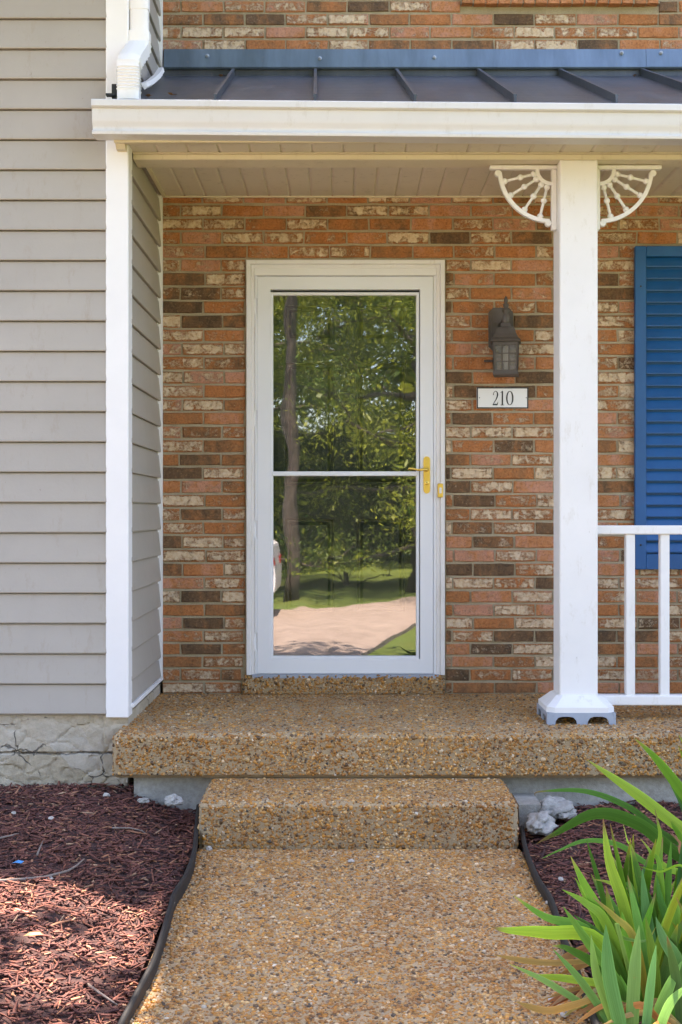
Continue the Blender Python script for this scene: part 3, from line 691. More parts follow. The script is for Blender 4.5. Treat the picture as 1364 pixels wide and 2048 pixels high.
for px, py in ((416, 116), (868, 119), (1241, 110), (1319, 110), (640, 121)):
    o = MB().lathe((XX(px, 0), -0.024, ZZ(py, 0)), [(0.010, 0.0), (0.0095, -0.009), (0.005, -0.012), (0.005, -0.016), (0.003, -0.017)], 10, 'Y').build('flashing_screw', M['alu'], smooth=True); put4(o)
# porch ceiling boards and outer eave boards
SO = bpy.data.objects.new('soffit', None); scn.collection.objects.link(SO); SO.location = (1.4, -0.5, ZSO); SO.parent = H; SO.matrix_parent_inverse = Matrix.Translation(-H.location)
def put5(o): o.parent = SO; o.matrix_parent_inverse = Matrix.Translation(-SO.location)
def soffit_board(x, p, y0, y1, z, nm):
    pr = [(x + 0.0003, z + 0.016), (x + 0.0003, z + 0.005), (x + 0.010, z + 0.0008), (x + 0.014, z), (x + p - 0.006, z), (x + p - 0.0005, z + 0.005), (x + p - 0.0005, z + 0.016)]
    o = MB().prism(pr, 'Y', y0, y1).build(nm, M['soffit']); put5(o)
x = -0.888
while x < 3.6: soffit_board(x, 0.1055, YB1 + 0.02, -0.006, ZSO, 'soffit_board'); x += 0.1055
YF = -1.044; ZEV = ZZ(308, YB0) + 0.004
x = -0.925
while x < 3.6: soffit_board(x, 0.1335, YF + 0.004, YB0 - 0.004, ZEV, 'eave_soffit_board'); x += 0.1335
o = MB().box(-0.89, 3.6, -0.016, -0.0045, ZSO - 0.008, ZSO - 0.0005).build('wall_channel', M['cream']); put5(o)
o = MB().box(-0.889, -0.872, YB1, -0.017, ZSO - 0.010, ZSO - 0.0005).build('side_channel', M['cream']); put5(o)
bm_ = MB().box(-0.898, 3.62, YB0, YB1, ZBM, ZEV + 0.09); o = bm_.build('porch_beam', M['cream'], H)
MB().cbox(-0.899, 3.62, YB0 - 0.009, YB0 - 0.0005, ZZ(319.5, YB0), ZZ(309.5, YB0), 0.002).build('beam_trim', M['cream'], H)
MB().cbox(-0.90, 3.62, YB0 - 0.016, YB0 - 0.0005, ZEV - 0.006, ZEV - 0.001, 0.001).build('soffit_channel', M['cream'], H)
MB().prism([(YF, ZEV - 0.012), (YF - 0.018, ZEV - 0.012), (YF - 0.018, ZEV + 0.115), (YF, ZEV + 0.115)], 'X', -0.945, 3.7).build('fascia', M['cream'], H)
MB().prism([(YF + 0.02, ZEV - 0.010), (YF - 0.03, ZEV - 0.016), (YF - 0.03, ZEV - 0.002), (YF + 0.02, ZEV + 0.002)], 'X', -0.945, 3.7).build('fascia_trim', M['cream'], H)
# stepped end return of the eave at the corner post
MB().prism([(YF, ZEV + 0.04), (YF, ZEV - 0.014), (YF + 0.02, ZEV - 0.03), (YF + 0.05, ZEV - 0.03), (YF + 0.065, ZEV - 0.05), (-0.99, ZEV - 0.05), (-0.99, ZEV + 0.04)], 'X', -0.944, -0.905).build('eave_return', M['cream'], H)
# K-profile gutter, a hair of fall to the right
YG = -1.192; gz1 = ZZ(197, YG); gz0 = ZZ(269, YG + 0.03)
gp = [(-1.064, gz0 + 0.004), (-1.150, gz0), (-1.170, gz0), (-1.172, gz0 + 0.003), (-1.172, gz0 + 0.013), (-1.169, gz0 + 0.016), (-1.158, gz0 + 0.019), (-1.156, gz0 + 0.026), (-1.160, gz0 + 0.036), (-1.168, gz0 + 0.046), (-1.173, gz0 + 0.060), (-1.175, gz1 - 0.034),
      (-1.188, gz1 - 0.031), (YG, gz1 - 0.027), (YG, gz1 - 0.004), (-1.188, gz1), (-1.172, gz1), (-1.172, gz1 - 0.01), (-1.171, gz1 - 0.03), (-1.169, gz0 + 0.062), (-1.156, gz0 + 0.045), (-1.15, gz0 + 0.008), (-1.07, gz0 + 0.01), (-1.07, gz1), (-1.064, gz1)]
gx0, gx1 = XX(184, YG), 3.8; gm = MB(); n = len(gp); vs = []
for t in (gx0, gx1):
    for y, z in gp: vs.append((t, y, z - 0.0085 * (t - gx0)))
fs = [(i, (i+1) % n, n + (i+1) % n, n + i) for i in range(n)]
gut = gm.add(vs, fs).build('gutter', M['gutter'], H, smooth=True, label='cream white rain gutter along the porch eave')
cap = [(y, z) for y, z in gp[:17]] + [(-1.064, gz1)]
MB().prism(cap, 'X', gx0 - 0.004, gx0 + 0.001).build('gutter_end_cap', M['gutter'], gut)

# ------------------------------------------------------------------ siding wing on the left
S = thing('siding_house', (-2.5, YS, 0), 'taupe vinyl sided house wing with white corner post', 'house')
ZB = 0.413; PIT = 0.12795; CPX0, CPX1 = XX(211.5, YS - 0.014), XX(257, YS - 0.014)
SW = -0.912
MB().box(-5.0, SW - 0.002, YS + 0.016, 7.0, 0.39, 3.98).build('wall_core', M['siding'], S)
fs_ = MB(); n_ = 40
def parge_relief():
    m = MB(); x0, x1, z0, z1 = -2.0, -0.907, -0.02, 0.404; nx, nz = 150, 58; vs = []
    for j in range(nz + 1):
        for i in range(nx + 1):
            x, z = x0 + (x1 - x0) * i / nx, z0 + (z1 - z0) * j / nz
            q = Vector((x * 6.0, 3.3, z * 9.0)) + noise.noise_vector(Vector((x * 9, 1, z * 9))) * 0.45
            dd, pp = noise.voronoi(q); hsh = noise.noise(pp[0] * 5.7) ; e = dd[1] - dd[0]
            y = YS + 0.010 - 0.009 * hsh + 0.004 * noise.noise(Vector((x * 30, 0, z * 30))) + 0.003 * noise.noise(Vector((x * 9, 5, z * 9)))
            if e < 0.045: y += 0.005
            if abs(z - 0.243 + 0.012 * noise.noise(Vector((x * 12, 2, 0)))) < 0.004: y += 0.008
            vs.append((x, min(y, YS + 0.022), z))
    m.add(vs, [(j*(nx+1)+i, j*(nx+1)+i+1, (j+1)*(nx+1)+i+1, (j+1)*(nx+1)+i) for j in range(nz) for i in range(nx)])
    m.build('parge_coat', M['parge'], S, smooth=True, label='flaking beige parge coat')
parge_relief()
MB().box(-5.0, -0.906, YS + 0.026, 7.0, -0.3, 0.405).build('foundation', M['parge'], S, label='cracked parged foundation wall')
nb = 28
for k in range(nb):
    zb = ZB + k * PIT
    pr = [(YS + 0.012, zb), (YS - 0.014, zb), (YS - 0.0155, zb + 0.004), (YS - 0.0005, zb + PIT - 0.0055), (YS + 0.012, zb + PIT - 0.0055)]
    MB().prism(pr, 'X', -4.95, CPX0 + 0.004).build('siding_board', M['siding'], S)
zk = 0.447; k = 0
while zk + k * PIT < 3.86:
    zb = zk + k * PIT - (0 if k == 0 else 0.034)
    zt = zk + (k + 1) * PIT - 0.034 - 0.005
    pr = [(SW, zb), (SW + 0.014, zb), (SW + 0.0155, zb + 0.005), (SW + 0.003, zt), (SW, zt)]
    MB().prism(pr, 'Y', YS + 0.07, -0.022).build('side_siding_board', M['siding'], S); k += 1
MB().box(SW + 0.0005, SW + 0.004, -0.06, -0.021, 0.45, 3.96).box(SW, SW + 0.022, -0.0205, -0.002, 0.44, 3.96).build('corner_channel', M['white_vinyl'], S)
MB().cbox(SW - 0.01, SW + 0.024, YS + 0.06, -0.003, 0.428, 0.446, 0.002).build('starter_strip', M['white_vinyl'], S)
cp = MB(); cp.cbox(CPX0, CPX1, YS - 0.016, YS + 0.085, ZZ(1436, YS - 0.016), 3.96, 0.004); cp.build('corner_post', M['white_vinyl'], S)
MB().prism([(YS - 0.09, 3.97), (YS - 0.09, 4.05), (3.0, 5.3), (7.2, 4.05), (7.2, 3.97)], 'X', -5.2, -0.90).build('wing_roof', M['roofing'], S)
MB().box(-0.8995, -0.78, YS - 0.09, -0.006, 3.975, 4.10).build('added_sun_block', M['white_vinyl'], S)  # unseen box added to keep direct sun off the porch roof corner
# downspout: straight drop then an offset elbow to the porch gutter
def rect_tube(m, pts, hw, hd):
    vs = []; n = 8
    for i, (p, rip) in enumerate(pts):
        p = Vector(p); t = (Vector(pts[min(i+1, len(pts)-1)][0]) - Vector(pts[max(i-1, 0)][0])).normalized()
        a = Vector((1, 0, 0)); b = a.cross(t).normalized(); s_ = 1 + rip; c = 0.3
        for u, v in ((-1,-1+c),(-1+c,-1),(1-c,-1),(1,-1+c),(1,1-c),(1-c,1),(-1+c,1),(-1,1-c)): vs.append(p + a * (u * hw * s_) + b * (v * hd * s_))
    k = len(pts); fs = [(i*n+j, i*n+(j+1) % n, (i+1)*n+(j+1) % n, (i+1)*n+j) for i in range(k-1) for j in range(n)] + [tuple(range(n))[::-1], tuple(range((k-1)*n, k*n))]
    m.add(vs, fs); return m
yd0, yd1 = -0.955, -1.085; xa, xb = XX(279, yd0), XX(258, yd1)
DS = thing('downspout', (xb, yd1, 3.0), 'white corrugated downspout emptying into the left end of the porch gutter', 'downspout')
rect_tube(MB(), [((xa, yd0, z), 0.0) for z in (3.96, 3.9, 3.7, ZZ(22, yd0))] + [((xa, yd0, ZZ(22.5, yd0)), -0.06), ((xa, yd0, ZZ(70, yd0)), -0.06)], 0.041, 0.031).build('pipe', M['white_vinyl'], DS, smooth=True)
path = []
for k in range(45):
    t = k / 44; py = 66 + (203 - 66) * t; u = min(1, max(0, (py - 88) / 46)); u = u * u * (3 - 2 * u)
    y = yd0 + (yd1 - yd0) * u; x = xa + (xb - xa) * u
    path.append((Vector((x, y, ZZ(py, y))), 0.075 * (1 if k % 2 else -0.5) if 5 < k < 38 else 0.0))
rect_tube(MB(), path, 0.045, 0.037).build('elbow', M['white_vinyl'], DS, smooth=True)
MB().cbox(XX(224, yd1), XX(234, yd1), yd1 - 0.01, yd1 + 0.02, ZZ(198, yd1), ZZ(169, yd1), 0.002).box(XX(214, yd1), XX(230, yd1), yd1 - 0.03, yd1 - 0.005, ZZ(195, yd1), ZZ(191, yd1)).build('outlet_bracket', M['black_plastic'], DS)
kk = MB(); pts = [W(324, 143, -0.35), W(316, 156, -0.55), W(302, 168, -0.75), W(289, 174, -0.9)]
vs = [];
for i, p in enumerate(pts): vs += [p + Vector((0, 0, -0.012)), p + Vector((0.012, 0, 0.0)), p + Vector((0.004, 0.01, 0.024)), p + Vector((-0.02, 0.01, 0.02))]
kk.add(vs, [(i*4+j, i*4+(j+1) % 4, (i+1)*4+(j+1) % 4, (i+1)*4+j) for i in range(3) for j in range(4)] + [(0,1,2,3), (15,14,13,12)])
kk.build('kickout_strip', M['white_vinyl'], S)
# leaf litter caught on the porch roof
g_i = 0
for px, py, Yl, lab in ((345, 182, -0.86, 'small brown leaf crumb on the porch roof near the downspout'), (300, 180, -0.9, 'clump of leaf litter caught against the downspout'), (445, 136, -0.06, 'dry leaf tuft at the top of the first roof seam'), (1268, 134, -0.06, 'dry leaf tuft at the top of the rightmost roof seam')):
    q = MB(); c = Vector((XX(px, Yl), Yl, roof_z(Yl) + 0.006)); random.seed(g_i + 900)
    for k in range(9):
        a = U(0, 6.28); d = Vector((math.cos(a), math.sin(a) * .7, U(-.1, .4))) * U(0.008, 0.028); s_ = Vector((-d.y, d.x, 0.004)) * 0.4
        q.add([c - d * .2, c + d * .5 + s_, c + d, c + d * .5 - s_], [(0,1,2,3)])
    o = q.build('leaf_litter', M['dry']); tag(o, lab, 'leaf litter', kind='stuff'); g_i += 1

# ------------------------------------------------------------------ porch column, brackets, railing
CW = 0.165; CX0 = XX(1119.5, YB0); CXm = CX0 + CW/2; CYm = YB0 + CW/2
def make_column(cx, label, brackets=True):
    root = thing('porch_column', (cx, CYm, ZP), label, 'column', 'porch columns')
    MB().cbox(cx - CW/2, cx + CW/2, CYm - CW/2, CYm + CW/2, ZP + 0.06, ZBM + 0.002, 0.005).build('shaft', M['white_trim'], root)
    hb = 0.143; m = MB(); prof = [(hb - 0.004, 0.045), (hb + 0.002, 0.05), (hb + 0.002, 0.072), (hb - 0.012, 0.084), (CW/2 + 0.014, 0.115), (CW/2 + 0.003, 0.118)]
    vs = []
    for r, h in prof:
        c = min(0.03, r * 0.25)
        for u, v in ((-r+c,-r),(r-c,-r),(r,-r+c),(r,r-c),(r-c,r),(-r+c,r),(-r,r-c),(-r,-r+c)): vs.append((cx + u, CYm + v, ZP + h))
    n = 8; k = len(prof); fs = [(i*n+j, i*n+(j+1) % n, (i+1)*n+(j+1) % n, (i+1)*n+j) for i in range(k-1) for j in range(n)] + [tuple(range(n))[::-1], tuple(range((k-1)*n, k*n))]
    m.add(vs, fs).rough(0.0015, 30).build('plinth', M['white_trim'], root)
    # vented base: four walls, two arched openings each
    m = MB(); hh = 0.050; hb2 = hb + 0.004
    def arch_wall(ax, sgn):
        hw_ = hb2 if ax == 'x' else hb2 - 0.0085
        outline = [(hw_, hh), (-hw_, hh), (-hw_, 0)]
        for c in (-0.066, 0.072):
            outline += [(c - 0.047, 0.0), (c - 0.044, 0.016), (c - 0.034, 0.029), (c - 0.018, 0.034), (c + 0.018, 0.034), (c + 0.034, 0.029), (c + 0.044, 0.016), (c + 0.047, 0.0)]
        outline += [(hw_, 0)]
        n = len(outline); vs = []
        for d in (hb2, hb2 - 0.008):
            for u, h in outline:
                vs.append((cx + u, CYm + sgn * d, ZP + h) if ax == 'x' else (cx + sgn * d, CYm + u, ZP + h))
        # triangulate by strips: fan per column
        fs = [(i, (i+1) % n, n + (i+1) % n, n + i) for i in range(n)] + [tuple(range(n)), tuple(range(n, 2*n))[::-1]]
        m.add(vs, fs)
    for ax in 'xy':
        for sg in (-1, 1): arch_wall(ax, sg)
    m.box(cx - hb, cx + hb, CYm - hb, CYm + hb, ZP + 0.04, ZP + 0.047)
    m.build('vented_base', M['alu'], root, label='grey vented plastic base')
    if brackets:
        for sg in (-1, 1):
            yb = CYm + 0.0; s457 = 2560 / (yb + D)
            xo = cx + sg * (CW/2); zo = ZZ(340, yb)
            m = MB(); R, r0 = 0.226, 0.062
            cxn = xo + sg * 0.024
            m.cbox(min(xo, xo + sg*0.294), max(xo, xo + sg*0.294), yb - 0.016, yb + 0.016, zo, zo + 0.018, 0.003)
            m.cbox(min(xo + sg*0.0006, xo + sg*0.024), max(xo + sg*0.0006, xo + sg*0.024), yb - 0.016, yb + 0.016, ZZ(461, yb), zo - 0.0004, 0.003)
            def arc(rad, hw, th, a0, a1, nseg=18):
                vs = []
                for i in range(nseg + 1):
                    a = a0 + (a1 - a0) * i / nseg
                    for rr, yy in ((rad - hw, -th), (rad + hw, -th), (rad + hw, th), (rad - hw, th)):
                        vs.append((cxn + sg * math.cos(a) * rr, yb + yy, zo - math.sin(a) * rr))
                fs = [(i*4+j, i*4+(j+1) % 4, (i+1)*4+(j+1) % 4, (i+1)*4+j) for i in range(nseg) for j in range(4)] + [(0,1,2,3), (nseg*4+3, nseg*4+2, nseg*4+1, nseg*4)]
                m.add(vs, fs)
            arc(R, 0.0085, 0.011, 0.05, math.pi/2 - 0.03); arc(r0, 0.008, 0.010, 0.0, math.pi/2)
            for a, rr in ((0.07, R + 0.008), (math.pi/2 - 0.055, R + 0.010)):
                m.lathe((cxn + sg * math.cos(a) * rr, yb - 0.013, zo - math.sin(a) * rr), [(0.013, 0), (0.015, 0.004), (0.015, 0.022), (0.013, 0.026)], 12, 'Y')
            br = m.build('bracket', M['white_trim'], root, smooth=True)
            for a in (0.24, 0.56, 0.98, 1.34):
                u = Vector((sg * math.cos(a), 0, -math.sin(a))); c0 = Vector((cxn, yb, zo)); q = MB()
                q.tube([c0 + u * (r0 + 0.002), c0 + u * (R - 0.002)], 0.0066, 8)
                for f in (0.10, 0.47, 0.90):
                    cc = c0 + u * (r0 + (R - r0) * f)
                    q.lathe(cc, [(0.001, -0.0138), (0.0085, -0.0112), (0.013, -0.005), (0.0138, 0), (0.013, 0.005), (0.0085, 0.0112), (0.001, 0.0138)], 10)
                o = q.build('spindle', M['white_trim'], br, smooth='all')
    return root
make_column(CXm, 'square white porch column with fan brackets and grey vented base')
make_column(3.5, 'second white porch column at the far right end of the railing', False)
YR = CYm + 0.01
RL = thing('porch_railing', (2.2, YR, ZP), 'white porch railing in front of the blue shutter', 'railing')
rx0 = CX0 + CW + 0.001
MB().cbox(rx0, 3.415, YR - 0.03, YR + 0.03, ZZ(1069, YR - .03), ZZ(1051, YR - .03), 0.004).build('top_rail', M['white_trim'], RL)
MB().cbox(rx0, 3.415, YR - 0.028, YR + 0.028, ZZ(1411, YR - .028), ZZ(1391, YR - .028), 0.004).rough(0.001, 20).build('bottom_rail', M['white_trim'], RL)
x = XX(1252, YR - .02)
while x < 3.36:
    MB().cbox(x, x + 0.040, YR - 0.02, YR + 0.02, ZZ(1392, YR - .028), ZZ(1068, YR - .03), 0.003).build('baluster', M['white_trim'], RL); x += 0.1515

# ------------------------------------------------------------------ shutter
SHX0 = XX(1270, -0.03); SHX1 = SHX0 + 0.37; SZ1, SZ0 = ZZ(492, -0.03), ZZ(1139, -0.03)
SH = thing('window_shutter', ((SHX0+SHX1)/2, 0, SZ0), 'blue louvered shutter on the brick wall beside the column', 'shutter')
m = MB(); st = 0.056
m.cbox(SHX0, SHX0 + st, -0.034, -0.004, SZ0, SZ1, 0.003); m.cbox(SHX1 - st, SHX1, -0.034, -0.004, SZ0, SZ1, 0.003)
m.cbox(SHX0 + st + .0004, SHX1 - st - .0004, -0.0335, -0.005, ZZ(513, -.03), SZ1 - .0005, 0.002); m.cbox(SHX0 + st + .0004, SHX1 - st - .0004, -0.0335, -0.005, SZ0 + .0005, ZZ(1108, -.03), 0.002)
m.build('shutter_frame', M['shutter'], SH)
MB().box(SHX0 + 0.01, SHX1 - 0.01, -0.0045, -0.0035, SZ0 + 0.01, SZ1 - 0.01).build('back_panel', M['shutter'], SH)
za, zb_ = ZZ(1108, -.03), ZZ(513, -.03); ns = 25; p = (zb_ - za) / ns
for k in range(ns):
    z = za + k * p
    MB().prism([(-0.0325, z + 0.007), (-0.0335, z + 0.012), (-0.012, z + p - 0.002), (-0.008, z + p - 0.002), (-0.008, z + p - 0.009), (-0.027, z + 0.007)], 'X', SHX0 + st + 0.0008, SHX1 - st - 0.0008).build('louver', M['shutter'], SH)
for py in (573, 1090):
    MB().lathe((XX(1281, -.03), -0.034, ZZ(py, -.03)), [(0.005, 0.0), (0.005, -0.002), (0.002, -0.003)], 8, 'Y').build('screw', M['ink'], SH)

# ------------------------------------------------------------------ wall lantern, number plaque, doorbell
LX = XX(1012, -0.11); LY = -0.105
LN = thing('wall_lantern', (LX, LY, ZZ(750, LY)), 'bronze wall lantern with nine pane front beside the door', 'lantern')
bx0, bx1, bz0, bz1 = XX(977, -.01), XX(1026, -.01), ZZ(702, -.01), ZZ(616, -.01); c = 0.022
pl = [(bx0, bz0 + c), (bx0 + c, bz0), (bx1 - c, bz0), (bx1, bz0 + c), (bx1, bz1 - c), (bx1 - c, bz1), (bx0 + c, bz1), (bx0, bz1 - c)]
q = MB(); cx0, cz0 = (bx0+bx1)/2, (bz0+bz1)/2; q.prism(pl, 'Y', -0.014, -0.001); q.prism([(cx0 + (a - cx0) * .8, cz0 + (b - cz0) * .86) for a, b in pl], 'Y', -0.022, -0.013); q.build('back_plate', M['lantern'], LN)
za_ = ZZ(640, LY)
q = MB(); q.tube([(cx0, -0.02, cz0 + 0.02), (cx0 + 0.003, -0.045, cz0 + 0.028), (LX - 0.004, -0.08, za_ + 0.02), (LX, LY, za_ + 0.012)], [0.014, 0.010, 0.009, 0.010], 10); q.build('arm', M['lantern'], LN, smooth='all')
z = lambda py: ZZ(py, LY)
q = MB(); q.lathe((LX, LY, 0), [(0.012, z(652)), (0.018, z(645)), (0.020, z(639)), (0.018, z(632)), (0.010, z(627)), (0.019, z(623)), (0.019, z(620)), (0.009, z(617)), (0.014, z(612)), (0.014, z(609)), (0.007, z(606)), (0.010, z(602)), (0.008, z(597)), (0.0015, z(592))], 14); q.build('finial', M['lantern'], LN, smooth='all')
ry = math.radians(-9)
def rot(x, y): return (LX + x * math.cos(ry) - y * math.sin(ry), LY + x * math.sin(ry) + y * math.cos(ry))
def ring_loft(levels):
    q = MB(); vs = []
    for r, zz in levels:
        for u, v in ((-r,-r),(r,-r),(r,r),(-r,r)): vs.append((*rot(u, v), zz))
    k = len(levels); return q.add(vs, [(i*4+j, i*4+(j+1) % 4, (i+1)*4+(j+1) % 4, (i+1)*4+j) for i in range(k-1) for j in range(4)] + [(3,2,1,0), tuple(range((k-1)*4, k*4))])
ring_loft([(0.071, z(686)), (0.073, z(684)), (0.070, z(681.5)), (0.060, z(677)), (0.051, z(669)), (0.045, z(661)), (0.040, z(656)), (0.026, z(654.5)), (0.022, z(647))]).build('lantern_roof', M['lantern'], LN)
rt, rb_ = 0.064, 0.058
zt, zb = z(686.5), z(748)
ring_loft([(rb_ + 0.002, z(752)), (rb_ + 0.004, z(750)), (rb_ + 0.002, z(744.5)), (0.03, z(744.4))]).build('lantern_base', M['lantern'], LN)
for sd in range(4):
    a = sd * math.pi / 2
    def P(u, h, d=0.0):
        f = (h - zb) / (zt - zb); r = rb_ + (rt - rb_) * f - d
        x, y = u * (r + d), -r
        return (*rot(x * math.cos(a) - y * math.sin(a), x * math.sin(a) + y * math.cos(a)), h)
    def bar(u0, u1, h0, h1, q, d0=0.0, d1=0.006):
        q.add([P(u0, h0, d0), P(u1, h0, d0), P(u1, h1, d0), P(u0, h1, d0), P(u0, h0, d1), P(u1, h0, d1), P(u1, h1, d1), P(u0, h1, d1)], [(0,1,2,3), (7,6,5,4), (0,4,5,1), (1,5,6,2), (2,6,7,3), (3,7,4,0)])
    q = MB(); hh = zt - zb
    bar(-1, -0.80, zb, zt, q); bar(0.80, 1, zb, zt, q); bar(-0.799, 0.799, zb, zb + hh * 0.10, q, 0.0006, .006); bar(-0.799, 0.799, zt - hh * 0.10, zt, q, 0.0006, .006)
    for u in (-0.27, 0.27): bar(u - 0.045, u + 0.045, zb + hh * .1, zt - hh * .1, q, 0.0016, 0.005)
    for h in (0.37, 0.63): bar(-0.799, 0.799, zb + hh * h - 0.0022, zb + hh * h + 0.0022, q, 0.002, 0.0048)
    q.build('cage_side', M['lantern'], LN)
    q = MB(); q.add([P(-0.8, zb + hh * .1, 0.0052), P(0.8, zb + hh * .1, 0.0052), P(0.8, zt - hh * .1, 0.0052), P(-0.8, zt - hh * .1, 0.0052)], [(0,1,2,3)]).build('pane', M['frost'], LN)
MB().lathe((LX, LY, zb + 0.01), [(0.012, 0), (0.012, 0.04), (0.017, 0.06), (0.017, 0.11), (0.012, 0.128), (0.004, 0.134)], 12).build('bulb', M['bulb'], LN, smooth='all')
MB().tube([(XX(968, -.004), -0.006, ZZ(722.5, 0)), (XX(990, -.004), -0.006, ZZ(722.5, 0))], 0.006, 8).build('conduit_stub', M['lantern'], LN)

PX_, PY_, PZ_ = (XX(953.5, -.014), XX(1057, -.014)), -0.014, (ZZ(817, -.014), ZZ(774.5, -.014))
PQ = thing('house_number_plaque', (XX(1005, 0), 0, PZ_[0]), 'white house number plaque reading 210 under the lantern', 'plaque')
MB().cbox(PX_[0], PX_[1], -0.012, -0.001, PZ_[0], PZ_[1], 0.0015).build('plate', M['plaque'], PQ)
q = MB(); frame_rect(PX_[0] + 0.0005, PX_[1] - 0.0005, PZ_[0] + 0.0005, PZ_[1] - 0.0005, 0.0055, -0.0138, -0.0115, q, True, None, 0.0004); q.build('border', M['ink'], PQ)
for px in (959, 1052.5): MB().lathe((XX(px, PY_), -0.012, ZZ(795.5, PY_)), [(0.0024, 0), (0.0024, -0.0015), (0.001, -0.002)], 8, 'Y').build('screw', M['ink'], PQ)
def ribbon(pts, ws, m, y=-0.0137):
    """flat stroke with changing width, 1.6 mm proud"""
    P2 = [Vector(p) for p in pts]; L, R = [], []
    for i, p in enumerate(P2):
        t = (P2[min(i+1, len(P2)-1)] - P2[max(i-1, 0)]).normalized(); nrm = Vector((-t.y, t.x)); L.append(p + nrm * ws[i] / 2); R.append(p - nrm * ws[i] / 2)
    n = len(P2); vs = [(v.x, y, v.y) for v in L + R] + [(v.x, y + 0.0016, v.y) for v in L + R]
    fs = [(i, i+1, n+i+1, n+i) for i in range(n-1)] + [(2*n+i, 3*n+i, 3*n+i+1, 2*n+i+1) for i in range(n-1)]
    fs += [(i, 2*n+i, 2*n+i+1, i+1) for i in range(n-1)] + [(n+i, n+i+1, 3*n+i+1, 3*n+i) for i in range(n-1)]
    m.add(vs, fs)
def G(u, v): return Vector((XX(u, PY_), ZZ(v, PY_)))           # glyph points in photo pixels on the plaque plane
px2m = (PY_ + D) / F
zt_, zb_ = 781.8, 810.5
q = MB()                                                       # 2
pts = [(986.6, 789.6), (987.0, 786.2), (989.2, 783.4), (991.0, 782.3), (993.4, 783.3), (995.0, 786.2), (995.2, 789.8), (994.2, 794.0), (992.0, 799.2), (989.4, 803.2), (987.2, 807.0), (986.0, 809.6)]
ribbon([G(*p) for p in pts], [w * px2m for w in (1.0, 1.2, 1.1, 0.9, 1.5, 2.4, 2.6, 2.3, 1.8, 1.4, 1.1, 0.9)], q)
ribbon([G(985.6, 809.3), G(990, 809.2), G(994.6, 809.2)], [w * px2m for w in (2.4, 2.6, 2.6)], q, -0.0139); ribbon([G(994.4, 809.6), G(996.0, 803.6)], [1.6 * px2m, 0.7 * px2m], q, -0.0141)
ribbon([G(986.3, 790.4), G(987.0, 788.0), G(987.8, 789.4)], [0.6 * px2m, 2.2 * px2m, 1.0 * px2m], q, -0.0141)
q.build('digit_two', M['ink'], PQ)
q = MB(); ribbon([G(1004.8, 782.2), G(1004.8, 809.8)], [2.6 * px2m] * 2, q); ribbon([G(1001.4, 809.9), G(1008.2, 809.9)], [1.1 * px2m] * 2, q, -0.0139)
ribbon([G(1001.2, 785.4), G(1003.2, 784.0), G(1005.4, 781.9)], [0.8 * px2m, 1.2 * px2m, 1.0 * px2m], q, -0.0139); q.build('digit_one', M['ink'], PQ)
q = MB(); pts, ws = [], []
for k in range(33):
    a = 2 * math.pi * k / 32; pts.append(G(1019.6 + 6.0 * math.cos(a), 796.1 - 13.6 * math.sin(a))); ws.append((1.0 + 1.7 * abs(math.cos(a)) ** 1.3) * px2m)
ribbon(pts, ws, q); q.build('digit_zero', M['ink'], PQ)

DB = thing('doorbell', (XX(880.5, 0), -0.025, ZZ(995, 0)), 'small brass doorbell on the right door casing', 'doorbell')
MB().cbox(XX(875, -.03), XX(886, -.03), -0.036, -0.0245, ZZ(995, -.03), ZZ(967, -.03), 0.003).build('case', M['brass'], DB)
MB().cbox(XX(878, -.03), XX(883, -.03), -0.040, -0.0355, ZZ(987, -.03), ZZ(975, -.03), 0.002).build('button', M['plaque'], DB)

# ------------------------------------------------------------------ garden edging, rubble, litter
def edging(pts, label):
    P = []; pts = [Vector(p) for p in pts]
    for i in range(len(pts) - 1):
        a, b, c, d = pts[max(i-1, 0)], pts[i], pts[i+1], pts[min(i+2, len(pts)-1)]
        for k in range(8):
            t = k / 8; P.append(0.5 * ((2*b) + (c-a)*t + (2*a-5*b+4*c-d)*t*t + (3*b-a-3*c+d)*t**3))
    P.append(pts[-1]); root = thing('garden_edging', pts[0], label, 'edging')
    MB().tube(P, 0.0088, 8).build('edge_bead', M['black_plastic'], root, smooth='all')
    m = MB(); n = len(P); vs = [p + Vector((-0.002, 0, 0)) for p in P] + [p + Vector((0.002, 0, 0)) for p in P] + [Vector((p.x - .002, p.y, -0.12)) for p in P] + [Vector((p.x + .002, p.y, -0.12)) for p in P]
    m.add(vs, [(i, i+1, 2*n+i+1, 2*n+i) for i in range(n-1)] + [(n+i, 3*n+i, 3*n+i+1, n+i+1) for i in range(n-1)]); m.build('edge_skirt', M['black_plastic'], root)
def gp_(px, py, z):
    d = (HC - z) * F / (py - CY); return Vector(((px - CX) / F * d, d - D, z))
edging([gp_(397, 1612, 0.075), gp_(393, 1660, 0.06), gp_(388, 1706, 0.055), gp_(372, 1750, 0.05), gp_(350, 1786, 0.05), gp_(338, 1826, 0.05), gp_(322, 1880, 0.048), gp_(306, 1925, 0.045), gp_(280, 1975, 0.04), gp_(262, 2010, 0.035), gp_(240, 2052, 0.035), gp_(205, 2130, 0.035), gp_(150, 2260, 0.03)], 'black plastic edging along the left side of the walk')
edging([gp_(1044, 1655, 0.035), gp_(1049, 1688, 0.035), gp_(1062, 1728, 0.035), gp_(1080, 1765, 0.035), gp_(1099, 1793, 0.035), gp_(1112, 1826, 0.033), gp_(1124, 1868, 0.03), gp_(1150, 1930, 0.03), gp_(1190, 2040, 0.03), gp_(1260, 2200, 0.03)], 'black plastic edging along the right side of the walk')

